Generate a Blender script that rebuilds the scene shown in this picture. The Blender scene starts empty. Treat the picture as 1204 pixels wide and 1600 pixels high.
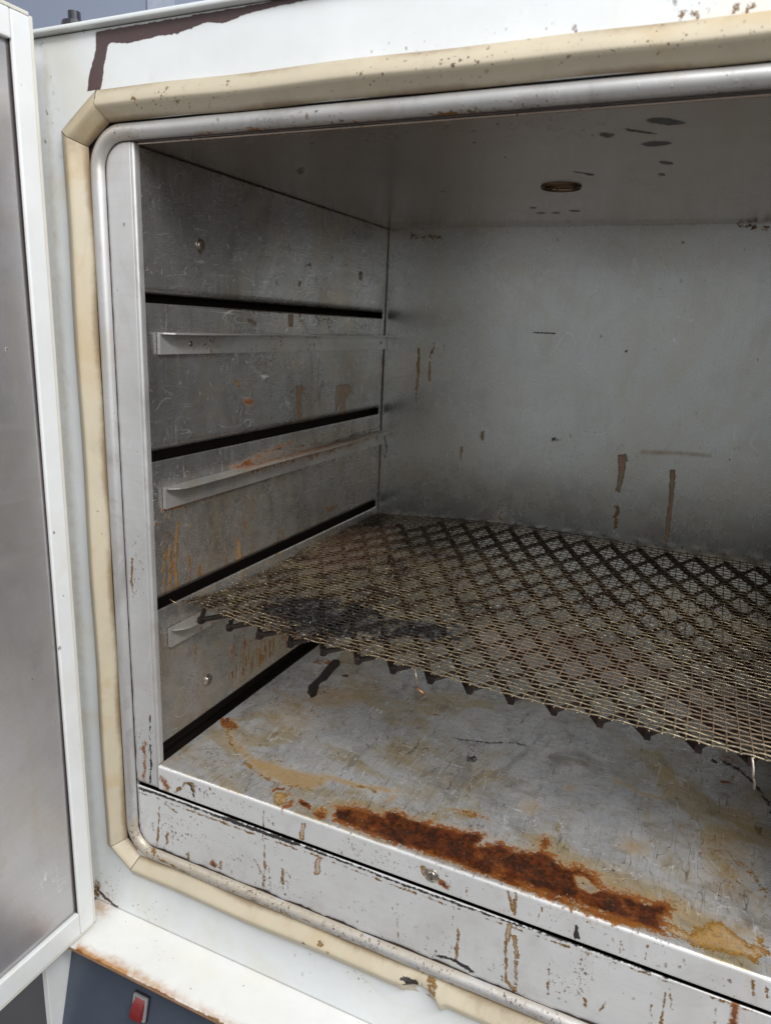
import bpy, bmesh, math, random
import numpy as np
from mathutils import Vector, Matrix, noise as mnoise
random.seed(7); rng = np.random.default_rng(7)
S = bpy.context.scene

# ------------------------------------------------------------------ camera
FPX, CAMC = 1130.69, np.array([0.44661, -0.48486, 0.42563])
A, B, G = 1.32044, -0.040566, 0.425302
cam_d = bpy.data.cameras.new("camera"); cam = bpy.data.objects.new("camera", cam_d)
S.collection.objects.link(cam); S.camera = cam
cam.location = CAMC; cam.rotation_euler = (A, B, G)
cam_d.sensor_width = 36; cam_d.lens = FPX / 1600 * 36
cam_d.clip_start = 0.01; cam_d.clip_end = 60
cam_d.dof.use_dof = True; cam_d.dof.focus_distance = 0.68; cam_d.dof.aperture_fstop = 9.0

# ------------------------------------------------------------------ light
S.view_settings.view_transform = 'Standard'; S.view_settings.look = 'None'
S.view_settings.exposure = 0.12; S.view_settings.gamma = 1.0
S.cycles.use_denoising = True
S.cycles.max_bounces = 10; S.cycles.glossy_bounces = 7; S.cycles.diffuse_bounces = 5
S.cycles.sample_clamp_indirect = 4.0
world = bpy.data.worlds.new("World"); S.world = world; world.use_nodes = True
wn = world.node_tree; wn.nodes.clear()
w_out = wn.nodes.new('ShaderNodeOutputWorld'); w_bg = wn.nodes.new('ShaderNodeBackground')
w_tc = wn.nodes.new('ShaderNodeTexCoord'); w_sep = wn.nodes.new('ShaderNodeSeparateXYZ')
w_rmp = wn.nodes.new('ShaderNodeValToRGB'); w_mr = wn.nodes.new('ShaderNodeMapRange')
wn.links.new(w_tc.outputs['Generated'], w_sep.inputs[0]); wn.links.new(w_sep.outputs['Z'], w_mr.inputs['Value'])
w_mr.inputs['From Min'].default_value = -1; w_mr.inputs['From Max'].default_value = 1
wn.links.new(w_mr.outputs[0], w_rmp.inputs[0]); wn.links.new(w_rmp.outputs[0], w_bg.inputs[0]); wn.links.new(w_bg.outputs[0], w_out.inputs[0])
el = w_rmp.color_ramp.elements
el[0].position = 0.0; el[0].color = (0.20, 0.195, 0.19, 1)
el[1].position = 1.0; el[1].color = (0.88, 0.90, 0.93, 1)
e = el.new(0.42); e.color = (0.46, 0.46, 0.47, 1)
e = el.new(0.60); e.color = (0.79, 0.80, 0.82, 1)
w_bg.inputs['Strength'].default_value = 0.62

def area(name, loc, target, sx, sy, power, col=(1, 1, 1)):
    d = bpy.data.lights.new(name, 'AREA'); d.shape = 'RECTANGLE'; d.size = sx; d.size_y = sy; d.energy = power; d.color = col
    o = bpy.data.objects.new(name, d); S.collection.objects.link(o); o.location = loc
    o.rotation_euler = (Vector(target) - Vector(loc)).to_track_quat('-Z', 'Y').to_euler()
    return o
area('ceiling_light', (1.20, -0.95, 1.70), (0.2, 0.1, 0.1), 1.3, 0.40, 40, (0.985, 0.99, 1.0))
area('fill_light', (1.75, -1.35, 1.0), (0.2, 0.2, 0.2), 0.9, 1.1, 12, (0.97, 0.98, 1.0))  # added soft fill from the right, no real source there

# ------------------------------------------------------------------ pixel -> surface (where a stain sits on its surface)
ca, sa, cb, sb, cg, sg = math.cos(A), math.sin(A), math.cos(B), math.sin(B), math.cos(G), math.sin(G)
ROT = np.array([[cg, -sg, 0], [sg, cg, 0], [0, 0, 1]]) @ np.array([[cb, 0, sb], [0, 1, 0], [-sb, 0, cb]]) @ np.array([[1, 0, 0], [0, ca, -sa], [0, sa, ca]])
def un(u, v, ax, val):
    d = ROT @ np.array([(u - 602) / FPX, -(v - 800) / FPX, -1.0]); t = (val - CAMC[ax]) / d[ax]
    return CAMC + t * d

# ------------------------------------------------------------------ node helpers
class NG:
    def __init__(s, name):
        s.m = bpy.data.materials.new(name); s.m.use_nodes = True; s.t = s.m.node_tree; s.t.nodes.clear()
        s.out = s.t.nodes.new('ShaderNodeOutputMaterial'); s.p = s.t.nodes.new('ShaderNodeBsdfPrincipled')
        s.t.links.new(s.p.outputs[0], s.out.inputs[0])
        s.co = s.t.nodes.new('ShaderNodeTexCoord').outputs['Object']
    def lk(s, a, b):
        if isinstance(a, bpy.types.NodeSocket): s.t.links.new(a, b)
        else: b.default_value = (tuple(a) + (1,))[:4] if hasattr(a, '__len__') and len(b.default_value) == 4 else a
    def ma(s, op, a, b=0.0, c=0.0, clamp=False):
        n = s.t.nodes.new('ShaderNodeMath'); n.operation = op; n.use_clamp = clamp
        s.lk(a, n.inputs[0]); s.lk(b, n.inputs[1]); s.lk(c, n.inputs[2]); return n.outputs[0]
    def mul(s, a, b): return s.ma('MULTIPLY', a, b)
    def add(s, a, b): return s.ma('ADD', a, b)
    def sub(s, a, b): return s.ma('SUBTRACT', a, b)
    def ss(s, x, lo, hi):
        n = s.t.nodes.new('ShaderNodeMapRange'); n.interpolation_type = 'SMOOTHSTEP'
        s.lk(x, n.inputs['Value']); s.lk(lo, n.inputs['From Min']); s.lk(hi, n.inputs['From Max']); return n.outputs[0]
    def mp(s, x, a, b, c, d):
        n = s.t.nodes.new('ShaderNodeMapRange'); s.lk(x, n.inputs['Value'])
        for k, v in zip(('From Min', 'From Max', 'To Min', 'To Max'), (a, b, c, d)): s.lk(v, n.inputs[k])
        return n.outputs[0]
    def vs(s, scale, loc=(0, 0, 0), rot=(0, 0, 0), src=None):
        n = s.t.nodes.new('ShaderNodeMapping'); s.t.links.new(src or s.co, n.inputs[0])
        n.inputs['Scale'].default_value = scale if hasattr(scale, '__len__') else (scale,) * 3
        n.inputs['Location'].default_value = loc; n.inputs['Rotation'].default_value = rot; return n.outputs[0]
    def noise(s, scale, det=3, rough=0.55, dist=0.0, loc=(0, 0, 0), rot=(0, 0, 0), col=False):
        n = s.t.nodes.new('ShaderNodeTexNoise'); s.t.links.new(s.vs(scale, loc, rot), n.inputs['Vector'])
        n.inputs['Scale'].default_value = 1; n.inputs['Detail'].default_value = det; n.inputs['Roughness'].default_value = rough
        n.inputs['Distortion'].default_value = dist; return n.outputs['Color' if col else 'Fac']
    def vor(s, scale, rand=1.0, loc=(0, 0, 0)):
        n = s.t.nodes.new('ShaderNodeTexVoronoi'); s.t.links.new(s.vs(scale, loc), n.inputs['Vector']); n.inputs['Scale'].default_value = 1
        n.inputs['Randomness'].default_value = rand; return n
    def mix(s, f, a, b):
        n = s.t.nodes.new('ShaderNodeMix'); n.data_type = 'RGBA'; s.lk(f, n.inputs[0]); s.lk(a, n.inputs[6]); s.lk(b, n.inputs[7]); return n.outputs[2]
    def fmix(s, f, a, b):
        n = s.t.nodes.new('ShaderNodeMix'); n.data_type = 'FLOAT'; s.lk(f, n.inputs[0]); s.lk(a, n.inputs[2]); s.lk(b, n.inputs[3]); return n.outputs[0]
    def attr(s, name):
        n = s.t.nodes.new('ShaderNodeAttribute'); n.attribute_name = name
        q = s.t.nodes.new('ShaderNodeSeparateColor'); s.t.links.new(n.outputs['Color'], q.inputs[0]); return q.outputs
    def sep(s, v=None):
        q = s.t.nodes.new('ShaderNodeSeparateXYZ'); s.t.links.new(v or s.co, q.inputs[0]); return q.outputs
    def hair(s, scale, w, mscale, thr, loc=(0, 0, 0), rot=(0, 0, 0), dist=0.6):
        n = s.noise(scale, 1, 0.4, dist, loc, rot)
        line = s.sub(1.0, s.ss(s.ma('ABSOLUTE', s.sub(n, 0.5)), w * 0.3, w))
        m = s.ss(s.noise(mscale, 2, 0.6, 0, (3.1, 7.7, 1.3)), thr, thr + 0.06)
        return s.mul(line, m)
    def bump(s, h, strength, dist, prev=None):
        n = s.t.nodes.new('ShaderNodeBump'); n.inputs['Strength'].default_value = strength; n.inputs['Distance'].default_value = dist
        s.t.links.new(h, n.inputs['Height'])
        if prev is not None: s.t.links.new(prev, n.inputs['Normal'])
        return n.outputs[0]

RUST_D, RUST_M, RUST_L = (0.018, 0.004, 0.002), (0.105, 0.024, 0.006), (0.25, 0.088, 0.018)
TAN = (0.30, 0.145, 0.022); TAR = (0.010, 0.006, 0.005)

def surface(name, base, metallic, rough, brush=None, mott=0.15, spk=0.0, scr=0.35, fine=0.05, tint=(0.42, 0.33, 0.22), tintamt=0.35,
            tar=TAR, tan=TAN, rustdens=1.0, film=(0.40, 0.31, 0.17), bumpy=0.15, scrcol=(0.85, 0.86, 0.88), darkscr=0.0, wavy=0.0, patina=0.0, filmamt=0.62, brushc=0.12, dirt=0.0, scrthr=0.0, brushb=1.0):
    g = NG(name)
    a = g.attr('stainA'); b = g.attr('stainB')
    n1 = g.noise(7, 4, 0.6, 0.4); n2 = g.noise(38, 4, 0.65, 0.5, (1.7, 2.2, 9)); nf = g.noise(230, 4, 0.7, 0.3, (5, 1, 2)); nm = g.noise(85, 5, 0.7, 0.8, (8, 4, 3))
    # base metal / paint
    v = g.add(g.mul(g.sub(n1, 0.5), mott * 2), g.mul(g.sub(n2, 0.5), mott * 1.2))
    dark = tuple(c * 0.55 for c in base[:3])
    col = g.mix(g.ss(v, -mott, mott), dark if mott > 0.12 else tuple(c * 0.86 for c in base), base)
    col = g.mix(g.mul(g.ss(g.noise(11, 4, 0.6, 1.0, (4, 4, 4)), 0.50, 0.72), tintamt), col, tint)
    r = g.add(g.mul(g.sub(n2, 0.5), 0.16 if metallic else 0.1), rough)
    if patina > 0:
        pa = g.noise((7, 9, 7), 5, 0.62, 1.6, (2.3, 5.1, 0)); pb = g.noise((13, 10, 9), 5, 0.65, 2.2, (9.3, 1.1, 4)); pc = g.noise((24, 60, 20), 4, 0.7, 0.8, (0.3, 7.1, 4))
        col = g.mix(g.mul(g.ss(pa, 0.50, 0.62), patina), col, (0.50, 0.385, 0.20))
        col = g.mix(g.mul(g.ss(pb, 0.53, 0.64), patina * 0.8), col, (0.30, 0.275, 0.24))
        col = g.mix(g.mul(g.ss(g.sub(1.0, pa), 0.52, 0.62), patina * 0.35), col, (0.66, 0.70, 0.78))
        col = g.mix(g.mul(g.ss(pc, 0.56, 0.70), patina * 0.5), col, (0.74, 0.71, 0.65))
        ring = g.sub(1.0, g.ss(g.ma('ABSOLUTE', g.sub(pb, 0.47)), 0.004, 0.016)); col = g.mix(g.mul(ring, patina * 0.45), col, (0.34, 0.25, 0.13))
        r = g.add(r, g.add(g.mul(g.sub(pa, 0.5), 0.5 * patina), g.mul(g.ss(pc, 0.5, 0.7), 0.12 * patina)))
    if dirt > 0:
        da = g.noise((16, 16, 9), 5, 0.7, 1.2, (1.3, 3.1, 8)); col = g.mix(g.mul(g.ss(da, 0.50, 0.70), dirt), col, (0.15, 0.11, 0.075))
    bumpn = None
    if brush:
        bn = g.noise(brush, 3, 0.6); r = g.add(r, g.mul(g.sub(bn, 0.5), 0.22 * brushb))
        col = g.mix(g.mul(g.ss(bn, 0.35, 0.75), brushc), col, tuple(c * 0.6 for c in base))
        bumpn = g.bump(bn, 0.12 * brushb, 0.0004)
    # scratches
    if scr > 0:
        gs = g.add(b[1], scr * 0.35)
        h = g.ma('MAXIMUM', g.hair((22, 95, 12), 0.0055, 22, 0.54 + scrthr, (1, 2, 3), (0.2, 0, 0.25), 0.15), g.hair((95, 12, 70), 0.0055, 19, 0.56 + scrthr, (7, 1, 3), (0.5, 0.3, 0.5), 0.15))
        h = g.ma('MAXIMUM', h, g.hair((120, 20, 45), 0.005, 33, 0.58 + scrthr, (2, 9, 1), (0.9, 0.2, -0.35), 0.3))
        hs = g.mul(h, g.ma('MINIMUM', gs, 1.0))
        col = g.mix(g.mul(hs, 0.92), col, scrcol)
        scuff = g.mul(g.mul(g.ss(g.noise((55, 55, 40), 5, 0.75, 1.2, (4, 2, 8)), 0.60, 0.70), g.ss(g.noise(12, 2, 0.5), 0.5, 0.62)), g.ma('MINIMUM', gs, 1.0))
        col = g.mix(g.mul(scuff, 0.5), col, scrcol); r = g.add(r, g.mul(scuff, 0.2))
    if darkscr > 0:
        dh = g.ma('MAXIMUM', g.hair((110, 13, 20), 0.007, 24, 0.50 + scrthr, (11, 2, 5), (0, 0, 0.25), 0.5), g.hair((90, 20, 20), 0.006, 21, 0.53 + scrthr, (1, 21, 5), (0, 0, -0.35), 0.8))
        col = g.mix(g.mul(dh, darkscr), col, (0.06, 0.035, 0.02))
    # film (thin translucent residue)
    fm = g.mul(g.ss(g.add(b[2], g.mul(g.sub(nm, 0.5), 0.7)), 0.25, 0.95), filmamt)
    col = g.mix(fm, col, g.mix(nf, tuple(c * 0.55 for c in film), film)); met = g.mul(metallic, g.sub(1.0, g.mul(fm, 0.75)))
    # tan drips
    nff = g.noise(520, 3, 0.7, 0.2, (3, 8, 5)); nn = g.mul(g.sub(g.add(g.add(g.mul(nm, 0.4), g.mul(nf, 0.35)), g.mul(nff, 0.25)), 0.5), 2.0)
    tv = g.add(a[1], g.add(g.mul(nn, 1.1), g.mul(g.sub(n2, 0.5), 0.35))); t = g.mul(g.ss(tv, 0.40, 0.54), g.ss(a[1], 0.08, 0.2))
    edge = g.sub(1.0, g.ss(tv, 0.55, 0.85))
    col = g.mix(g.mul(t, g.add(g.mul(edge, 0.35), g.mp(nm, 0.3, 0.7, 0.42, 0.85))), col, g.mix(g.ma('MAXIMUM', g.mul(edge, 0.7), g.ss(nf, 0.45, 0.7)), tan, tuple(c * 0.42 for c in tan)))
    # rust crust
    ru = g.mul(g.ss(g.add(a[0], g.add(g.mul(nn, 1.9), g.mul(g.sub(n2, 0.5), 0.9))), 0.47, 0.60), g.ss(a[0], 0.08, 0.2))
    core = g.ss(g.add(a[0], g.mul(g.sub(n2, 0.5), 1.6)), 0.55, 1.05)
    tone = g.add(g.mul(g.sub(nf, 0.5), 1.0), g.add(g.mul(g.sub(nff, 0.5), 0.6), g.mul(g.sub(nm, 0.5), 1.8)))
    rc = g.mix(g.ss(tone, -0.25, 0.35), g.mix(core, (0.13, 0.028, 0.006), RUST_D), g.mix(core, RUST_L, (0.11, 0.021, 0.004)))
    halo = g.ss(g.add(a[0], g.mul(nn, 0.8)), 0.12, 0.50)
    col = g.mix(g.mul(halo, 0.55), col, (0.30, 0.15, 0.05)); met = g.mul(met, g.sub(1.0, g.mul(halo, 0.5)))
    col = g.mix(g.mul(ru, 0.97), col, rc)
    # speckles
    dens = g.add(g.mul(b[0], 1.7), spk); sp = None
    for sc, rr, lo in ((240, 0.42, (0, 0, 0)), (560, 0.50, (3, 1, 2)), (110, 0.24, (5, 6, 7))):
        vv = g.vor((sc, sc, sc * 0.75), 1.0, lo); cs = g.t.nodes.new('ShaderNodeSeparateColor'); g.t.links.new(vv.outputs['Color'], cs.inputs[0])
        on = g.ma('LESS_THAN', cs.outputs[0], g.mul(dens, 1.0 if sc > 200 else 0.14))
        dd = g.add(vv.outputs['Distance'], g.add(g.mul(g.sub(nf, 0.5), 0.7), g.mul(g.sub(nff, 0.5), 1.1)))
        q = g.mul(on, g.sub(1.0, g.ss(dd, g.mul(cs.outputs[1], rr * 0.5), g.add(g.mul(cs.outputs[1], rr), 0.05))))
        sp = q if sp is None else g.ma('MAXIMUM', sp, q)
    sp = g.mul(sp, g.mp(g.noise(38, 3, 0.6, 0, (9, 9, 1)), 0.44, 0.60, 0.05, 1.0))
    col = g.mix(g.mul(sp, 0.9), col, g.mix(n2, (0.045, 0.018, 0.008), (0.16, 0.07, 0.03)))
    # tar / primer
    k = g.ss(g.add(a[2], g.mul(nn, 0.9)), 0.44, 0.54)
    col = g.mix(g.mul(k, 0.97), col, g.mix(nf, tuple(c * 0.7 for c in tar), tuple(c * 1.35 for c in tar)))
    cover = g.ma('MAXIMUM', g.ma('MAXIMUM', g.mul(t, 0.85), ru), g.ma('MAXIMUM', g.mul(sp, 0.9), k))
    met = g.mul(met, g.sub(1.0, cover)); r = g.fmix(cover, r, g.mp(nf, 0.3, 0.7, 0.26, 0.48))
    g.lk(col, g.p.inputs['Base Color']); g.lk(met, g.p.inputs['Metallic']); g.lk(g.ma('MAXIMUM', r, 0.08), g.p.inputs['Roughness'])
    hgt = g.add(g.mul(cover, g.add(nf, 0.4)), g.mul(n2, 0.02))
    bn2 = g.bump(hgt, 0.55, 0.0009, bumpn)
    bn2 = g.bump(g.noise(5.5, 2, 0.4, 0, (2, 2, 2)), 0.5, bumpy * 0.012 + wavy, bn2)
    g.lk(bn2, g.p.inputs['Normal'])
    return g.m

M = {}
M['wall'] = surface('brushed_steel_side', (0.52, 0.51, 0.50), 0.85, 0.28, (60, 4, 420), 0.16, 0.05, 1.3, bumpy=0.2, dirt=0.4, patina=0.25, tan=(0.28, 0.135, 0.022), scrthr=-0.05, brushb=0.5)
M['back'] = surface('brushed_steel_back', (0.52, 0.545, 0.53), 0.92, 0.27, (300, 60, 5), 0.08, 0.003, 0.6, tintamt=0.12, bumpy=0.35, dirt=0.08, patina=0.12, brushc=0.02, brushb=0.25)
M['ceil'] = surface('brushed_steel_ceiling', (0.58, 0.475, 0.40), 0.88, 0.24, (4, 300, 60), 0.10, 0.004, 0.15, tintamt=0.25, bumpy=0.2, tar=(0.018, 0.010, 0.007), dirt=0.12, brushc=0.04, brushb=0.3)
M['floor'] = surface('worn_steel_floor', (0.80, 0.79, 0.77), 0.55, 0.30, (14, 260, 60), 0.20, 0.03, 1.6, tintamt=0.6, darkscr=0.6, bumpy=0.3, film=(0.46, 0.28, 0.085), tint=(0.50, 0.42, 0.29), tan=(0.38, 0.195, 0.036), patina=0.75, filmamt=0.85, dirt=0.35, scrthr=-0.09)
M['fascia'] = surface('satin_steel_front', (0.76, 0.76, 0.75), 0.38, 0.42, (4, 60, 200), 0.06, 0.018, 0.3, tintamt=0.18, dirt=0.14, bumpy=0.08)
M['jamb'] = surface('satin_steel_jamb', (0.60, 0.60, 0.595), 0.45, 0.40, (4, 60, 200), 0.06, 0.012, 0.3, tintamt=0.18, dirt=0.12)
M['rim'] = surface('rolled_steel_rim', (0.58, 0.575, 0.565), 0.62, 0.44, None, 0.10, 0.012, 0.4, tintamt=0.35, dirt=0.3, film=(0.50, 0.43, 0.32), filmamt=0.8)
M['enamel'] = surface('white_enamel_paint', (0.74, 0.765, 0.765), 0.0, 0.34, None, 0.03, 0.0012, 0.0, tint=(0.64, 0.60, 0.50), tintamt=0.45, tar=(0.058, 0.026, 0.026), film=(0.55, 0.42, 0.24), bumpy=0.02)
M['ledge'] = surface('white_ledge_paint', (0.80, 0.80, 0.77), 0.0, 0.38, None, 0.02, 0.006, 0.0, tint=(0.74, 0.70, 0.58), tintamt=0.25, film=(0.56, 0.27, 0.08), bumpy=0.02, filmamt=0.95)
M['gasket'] = surface('aged_cream_rubber', (0.52, 0.455, 0.335), 0.0, 0.45, None, 0.05, 0.004, 0.0, tint=(0.44, 0.32, 0.17), tintamt=0.6, dirt=0.14, filmamt=0.7, film=(0.25, 0.16, 0.08), bumpy=0.10)
M['door_steel'] = surface('door_liner_steel', (0.58, 0.565, 0.57), 0.75, 0.36, (50, 5, 200), 0.06, 0.002, 0.15, tint=(0.42, 0.36, 0.34), tintamt=0.3, bumpy=0.2, wavy=0.004, patina=0.10, dirt=0.10)
M['door_paint'] = surface('white_door_paint', (0.77, 0.785, 0.78), 0.0, 0.33, None, 0.02, 0.001, 0.0, tint=(0.66, 0.62, 0.50), tintamt=0.3, bumpy=0.01)

def simple(name, col, rough=0.5, metal=0.0, var=0.25, sc=60, bump=0.1):
    g = NG(name); n = g.noise(sc, 4, 0.6, 0.3)
    g.lk(g.mix(n, tuple(c * (1 - var) for c in col), tuple(min(1, c * (1 + var)) for c in col)), g.p.inputs['Base Color'])
    g.lk(metal, g.p.inputs['Metallic']); g.lk(g.add(g.mul(g.sub(n, 0.5), 0.15), rough), g.p.inputs['Roughness'])
    g.lk(g.bump(n, bump, 0.001), g.p.inputs['Normal']); return g.m
M['void'] = simple('cavity_shade', (0.022, 0.014, 0.011), 0.75)  # near-black colour stands in for the shade inside gaps, slots and ducts
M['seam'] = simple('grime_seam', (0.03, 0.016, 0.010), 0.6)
M['blue'] = simple('blue_grey_panel_paint', (0.056, 0.070, 0.098), 0.32, 0, 0.22, 30)
M['screw'] = simple('screw_steel', (0.42, 0.37, 0.31), 0.26, 0.95)
M['red'] = simple('red_plastic', (0.17, 0.012, 0.014), 0.32, 0, 0.2, 90)
M['bezel'] = simple('grey_bezel_plastic', (0.30, 0.29, 0.28), 0.4)
M['bezel_dark'] = simple('dark_bezel_plastic', (0.02, 0.022, 0.03), 0.4)
M['white_print'] = simple('white_print', (0.75, 0.75, 0.75), 0.5)
M['bgwall'] = simple('blue_grey_laminate', (0.33, 0.38, 0.50), 0.22, 0.0, 0.06, 3, 0.02)
M['bgfloor'] = simple('grey_floor_vinyl', (0.16, 0.15, 0.145), 0.45, 0, 0.3, 4)
M['crust'] = simple('burnt_black_crust', (0.008, 0.007, 0.007), 0.36, 0, 0.5, 300)
M['copper'] = simple('brown_wire_scrap', (0.30, 0.15, 0.08), 0.35, 0.7)

def wire_mat():
    g = NG('oxidised_wire'); x, y, z = g.sep()[:3]
    n = g.noise(26, 4, 0.6, 0.6); nf = g.noise(420, 3, 0.6); nl = g.noise(9, 3, 0.6, 0.5, (3, 3, 3))
    col = g.mix(g.ss(n, 0.38, 0.62), (0.30, 0.225, 0.125), (0.085, 0.048, 0.026))
    col = g.mix(g.ss(nf, 0.55, 0.66), col, (0.66, 0.57, 0.42))  # glints painted into the wire colour as pale flecks
    fr_w = g.mul(g.ss(g.add(x, g.mul(g.sub(nl, 0.5), 0.25)), 0.14, 0.34), g.sub(1.0, g.ss(y, 0.10, 0.28)))     # wires lighter in colour at the front right
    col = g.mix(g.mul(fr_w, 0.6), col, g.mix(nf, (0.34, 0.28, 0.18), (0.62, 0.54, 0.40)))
    bk = g.ss(g.add(y, g.mul(g.sub(nl, 0.5), 0.10)), 0.27, 0.45)          # rear wires painted darker, for their unlit silhouette
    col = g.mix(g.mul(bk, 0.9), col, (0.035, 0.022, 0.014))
    def blob(cx, cy, rx, ry, amp=0.9):
        d = g.ma('SQRT', g.add(g.ma('POWER', g.ma('DIVIDE', g.sub(x, cx), rx), 2), g.ma('POWER', g.ma('DIVIDE', g.sub(y, cy), ry), 2)))
        return g.sub(1.0, g.ss(g.add(d, g.mul(g.sub(g.noise(60, 4, 0.7, 0.5, (cx * 9, 0, 0)), 0.5), amp)), 0.75, 1.1))
    rust = g.ma('MAXIMUM', blob(0.36, 0.14, 0.09, 0.06, 1.6), g.ma('MAXIMUM', blob(0.05, 0.32, 0.05, 0.12, 1.6), blob(0.50, 0.09, 0.06, 0.06, 1.8)))
    col = g.mix(g.mul(rust, 0.7), col, g.mix(nf, (0.03, 0.012, 0.007), (0.13, 0.055, 0.022)))
    burnt = g.ma('MAXIMUM', blob(0.13, 0.102, 0.080, 0.042, 2.6), blob(0.225, 0.125, 0.045, 0.020, 3.4))
    col = g.mix(g.mul(burnt, 0.96), col, (0.006, 0.005, 0.005))
    g.lk(col, g.p.inputs['Base Color']); g.lk(g.mul(0.85, g.sub(1.0, g.ma('MAXIMUM', rust, burnt))), g.p.inputs['Metallic'])
    g.lk(g.mp(nf, 0.3, 0.7, 0.20, 0.46), g.p.inputs['Roughness']); g.lk(g.bump(nf, 0.3, 0.0004), g.p.inputs['Normal']); return g.m
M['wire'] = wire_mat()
def exp_mat():
    g = NG('blackened_expanded_steel'); n = g.noise(60, 4, 0.6, 0.4); nf = g.noise(350, 3, 0.6)
    col = g.mix(g.ss(n, 0.42, 0.62), (0.010, 0.007, 0.006), (0.028, 0.015, 0.011)); col = g.mix(g.ss(nf, 0.62, 0.72), col, (0.10, 0.065, 0.045))
    g.lk(col, g.p.inputs['Base Color']); g.lk(0.3, g.p.inputs['Metallic']); g.lk(g.mp(n, 0.3, 0.7, 0.28, 0.55), g.p.inputs['Roughness'])
    g.lk(g.bump(nf, 0.4, 0.0006), g.p.inputs['Normal']); return g.m
M['expanded'] = exp_mat()

# ------------------------------------------------------------------ object helpers
def tagp(o, **kw):
    for k, v in kw.items(): o[k] = v
    return o
def empty(name, loc, label, cat):
    o = bpy.data.objects.new(name, None); S.collection.objects.link(o); o.location = loc; o.empty_display_size = 0.05
    o['label'] = label; o['category'] = cat; bpy.context.view_layer.update(); return o
def link(name, me, mat, parent=None, smooth=False, angle=None):
    o = bpy.data.objects.new(name, me); S.collection.objects.link(o)
    if mat: me.materials.append(mat)
    if smooth: me.polygons.foreach_set('use_smooth', [True] * len(me.polygons))
    if parent:
        o.parent = parent
        mw = Matrix.Identity(4); q = parent; chain = []
        while q: chain.append(q); q = q.parent
        for q in reversed(chain): mw = mw @ q.matrix_parent_inverse @ q.matrix_basis
        o.matrix_parent_inverse = mw.inverted()
    return o
def mesh(name, V, F, mat, parent=None, smooth=False):
    me = bpy.data.meshes.new(name); me.from_pydata([tuple(v) for v in V], [], [tuple(f) for f in F]); me.update()
    return link(name, me, mat, parent, smooth)
def boxes(name, bs, mat, parent=None, bev=0.0, rot=None):
    bm = bmesh.new()
    for (x0, x1, y0, y1, z0, z1) in bs:
        r = bmesh.ops.create_cube(bm, size=1.0, matrix=Matrix.Translation(((x0 + x1) / 2, (y0 + y1) / 2, (z0 + z1) / 2)) @ Matrix.Diagonal((x1 - x0, y1 - y0, z1 - z0, 1)))
    if bev: bmesh.ops.bevel(bm, geom=bm.edges[:], offset=bev, segments=2, affect='EDGES', profile=0.5)
    me = bpy.data.meshes.new(name); bm.to_mesh(me); bm.free()
    return link(name, me, mat, parent, False)
def lines(a, b, step, extra=()):
    n = max(1, int(round((b - a) / step))); L = list(np.linspace(a, b, n + 1))
    for x in extra:
        i = int(np.argmin([abs(l - x) for l in L])); L[i] = x
    return np.array(sorted(set(L)))
def sheet(name, ax, val, U, W, mat, parent, holes=(), thick=0.0012, disp=None, flip=False, holefn=None):
    """dense grid sheet on the plane ax=val; U,W are the line positions on the other two axes"""
    o1, o2 = [i for i in range(3) if i != ax]
    nu, nw = len(U), len(W); P = np.zeros((nu * nw, 3)); uu, ww = np.meshgrid(U, W, indexing='ij')
    P[:, ax] = val; P[:, o1] = uu.ravel(); P[:, o2] = ww.ravel()
    if disp is not None: P[:, ax] += disp(uu.ravel(), ww.ravel())
    I = np.arange(nu * nw).reshape(nu, nw); q = np.stack([I[:-1, :-1], I[1:, :-1], I[1:, 1:], I[:-1, 1:]], -1).reshape(-1, 4)
    cu = ((U[:-1] + U[1:]) / 2)[:, None] + 0 * W[None, :-1]; cw = ((W[:-1] + W[1:]) / 2)[None, :] + 0 * U[:-1, None]
    keep = np.ones(cu.shape, bool)
    for (a0, a1, b0, b1) in holes: keep &= ~((cu > a0) & (cu < a1) & (cw > b0) & (cw < b1))
    if holefn is not None: keep &= ~holefn(cu, cw)
    q = q[keep.ravel()]
    if flip: q = q[:, ::-1]
    used = np.unique(q); rem = -np.ones(len(P), int); rem[used] = np.arange(len(used)); P = P[used]; q = rem[q]
    me = bpy.data.meshes.new(name); me.vertices.add(len(P)); me.vertices.foreach_set('co', P.ravel())
    me.loops.add(q.size); me.loops.foreach_set('vertex_index', q.ravel().astype(np.int32))
    me.polygons.add(len(q)); me.polygons.foreach_set('loop_start', np.arange(0, q.size, 4, dtype=np.int32)); me.update(calc_edges=True); me.validate()
    ob = link(name, me, mat, parent, disp is not None)
    if thick:
        md = ob.modifiers.new('thickness', 'SOLIDIFY'); md.thickness = thick; md.offset = -1
    return ob
def gridmesh(name, P, mat, parent, smooth=True, closed_v=False, closed_u=False, flip=False):
    nu, nv = P.shape[:2]; I = np.arange(nu * nv).reshape(nu, nv)
    if closed_v: I = np.concatenate([I, I[:, :1]], 1)
    if closed_u: I = np.concatenate([I, I[:1]], 0)
    q = np.stack([I[:-1, :-1], I[1:, :-1], I[1:, 1:], I[:-1, 1:]], -1).reshape(-1, 4)
    if flip: q = q[:, ::-1]
    me = bpy.data.meshes.new(name); me.vertices.add(nu * nv); me.vertices.foreach_set('co', P.reshape(-1))
    me.loops.add(q.size); me.loops.foreach_set('vertex_index', q.ravel().astype(np.int32))
    me.polygons.add(len(q)); me.polygons.foreach_set('loop_start', np.arange(0, q.size, 4, dtype=np.int32)); me.update(calc_edges=True); me.validate()
    return link(name, me, mat, parent, smooth)

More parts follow.
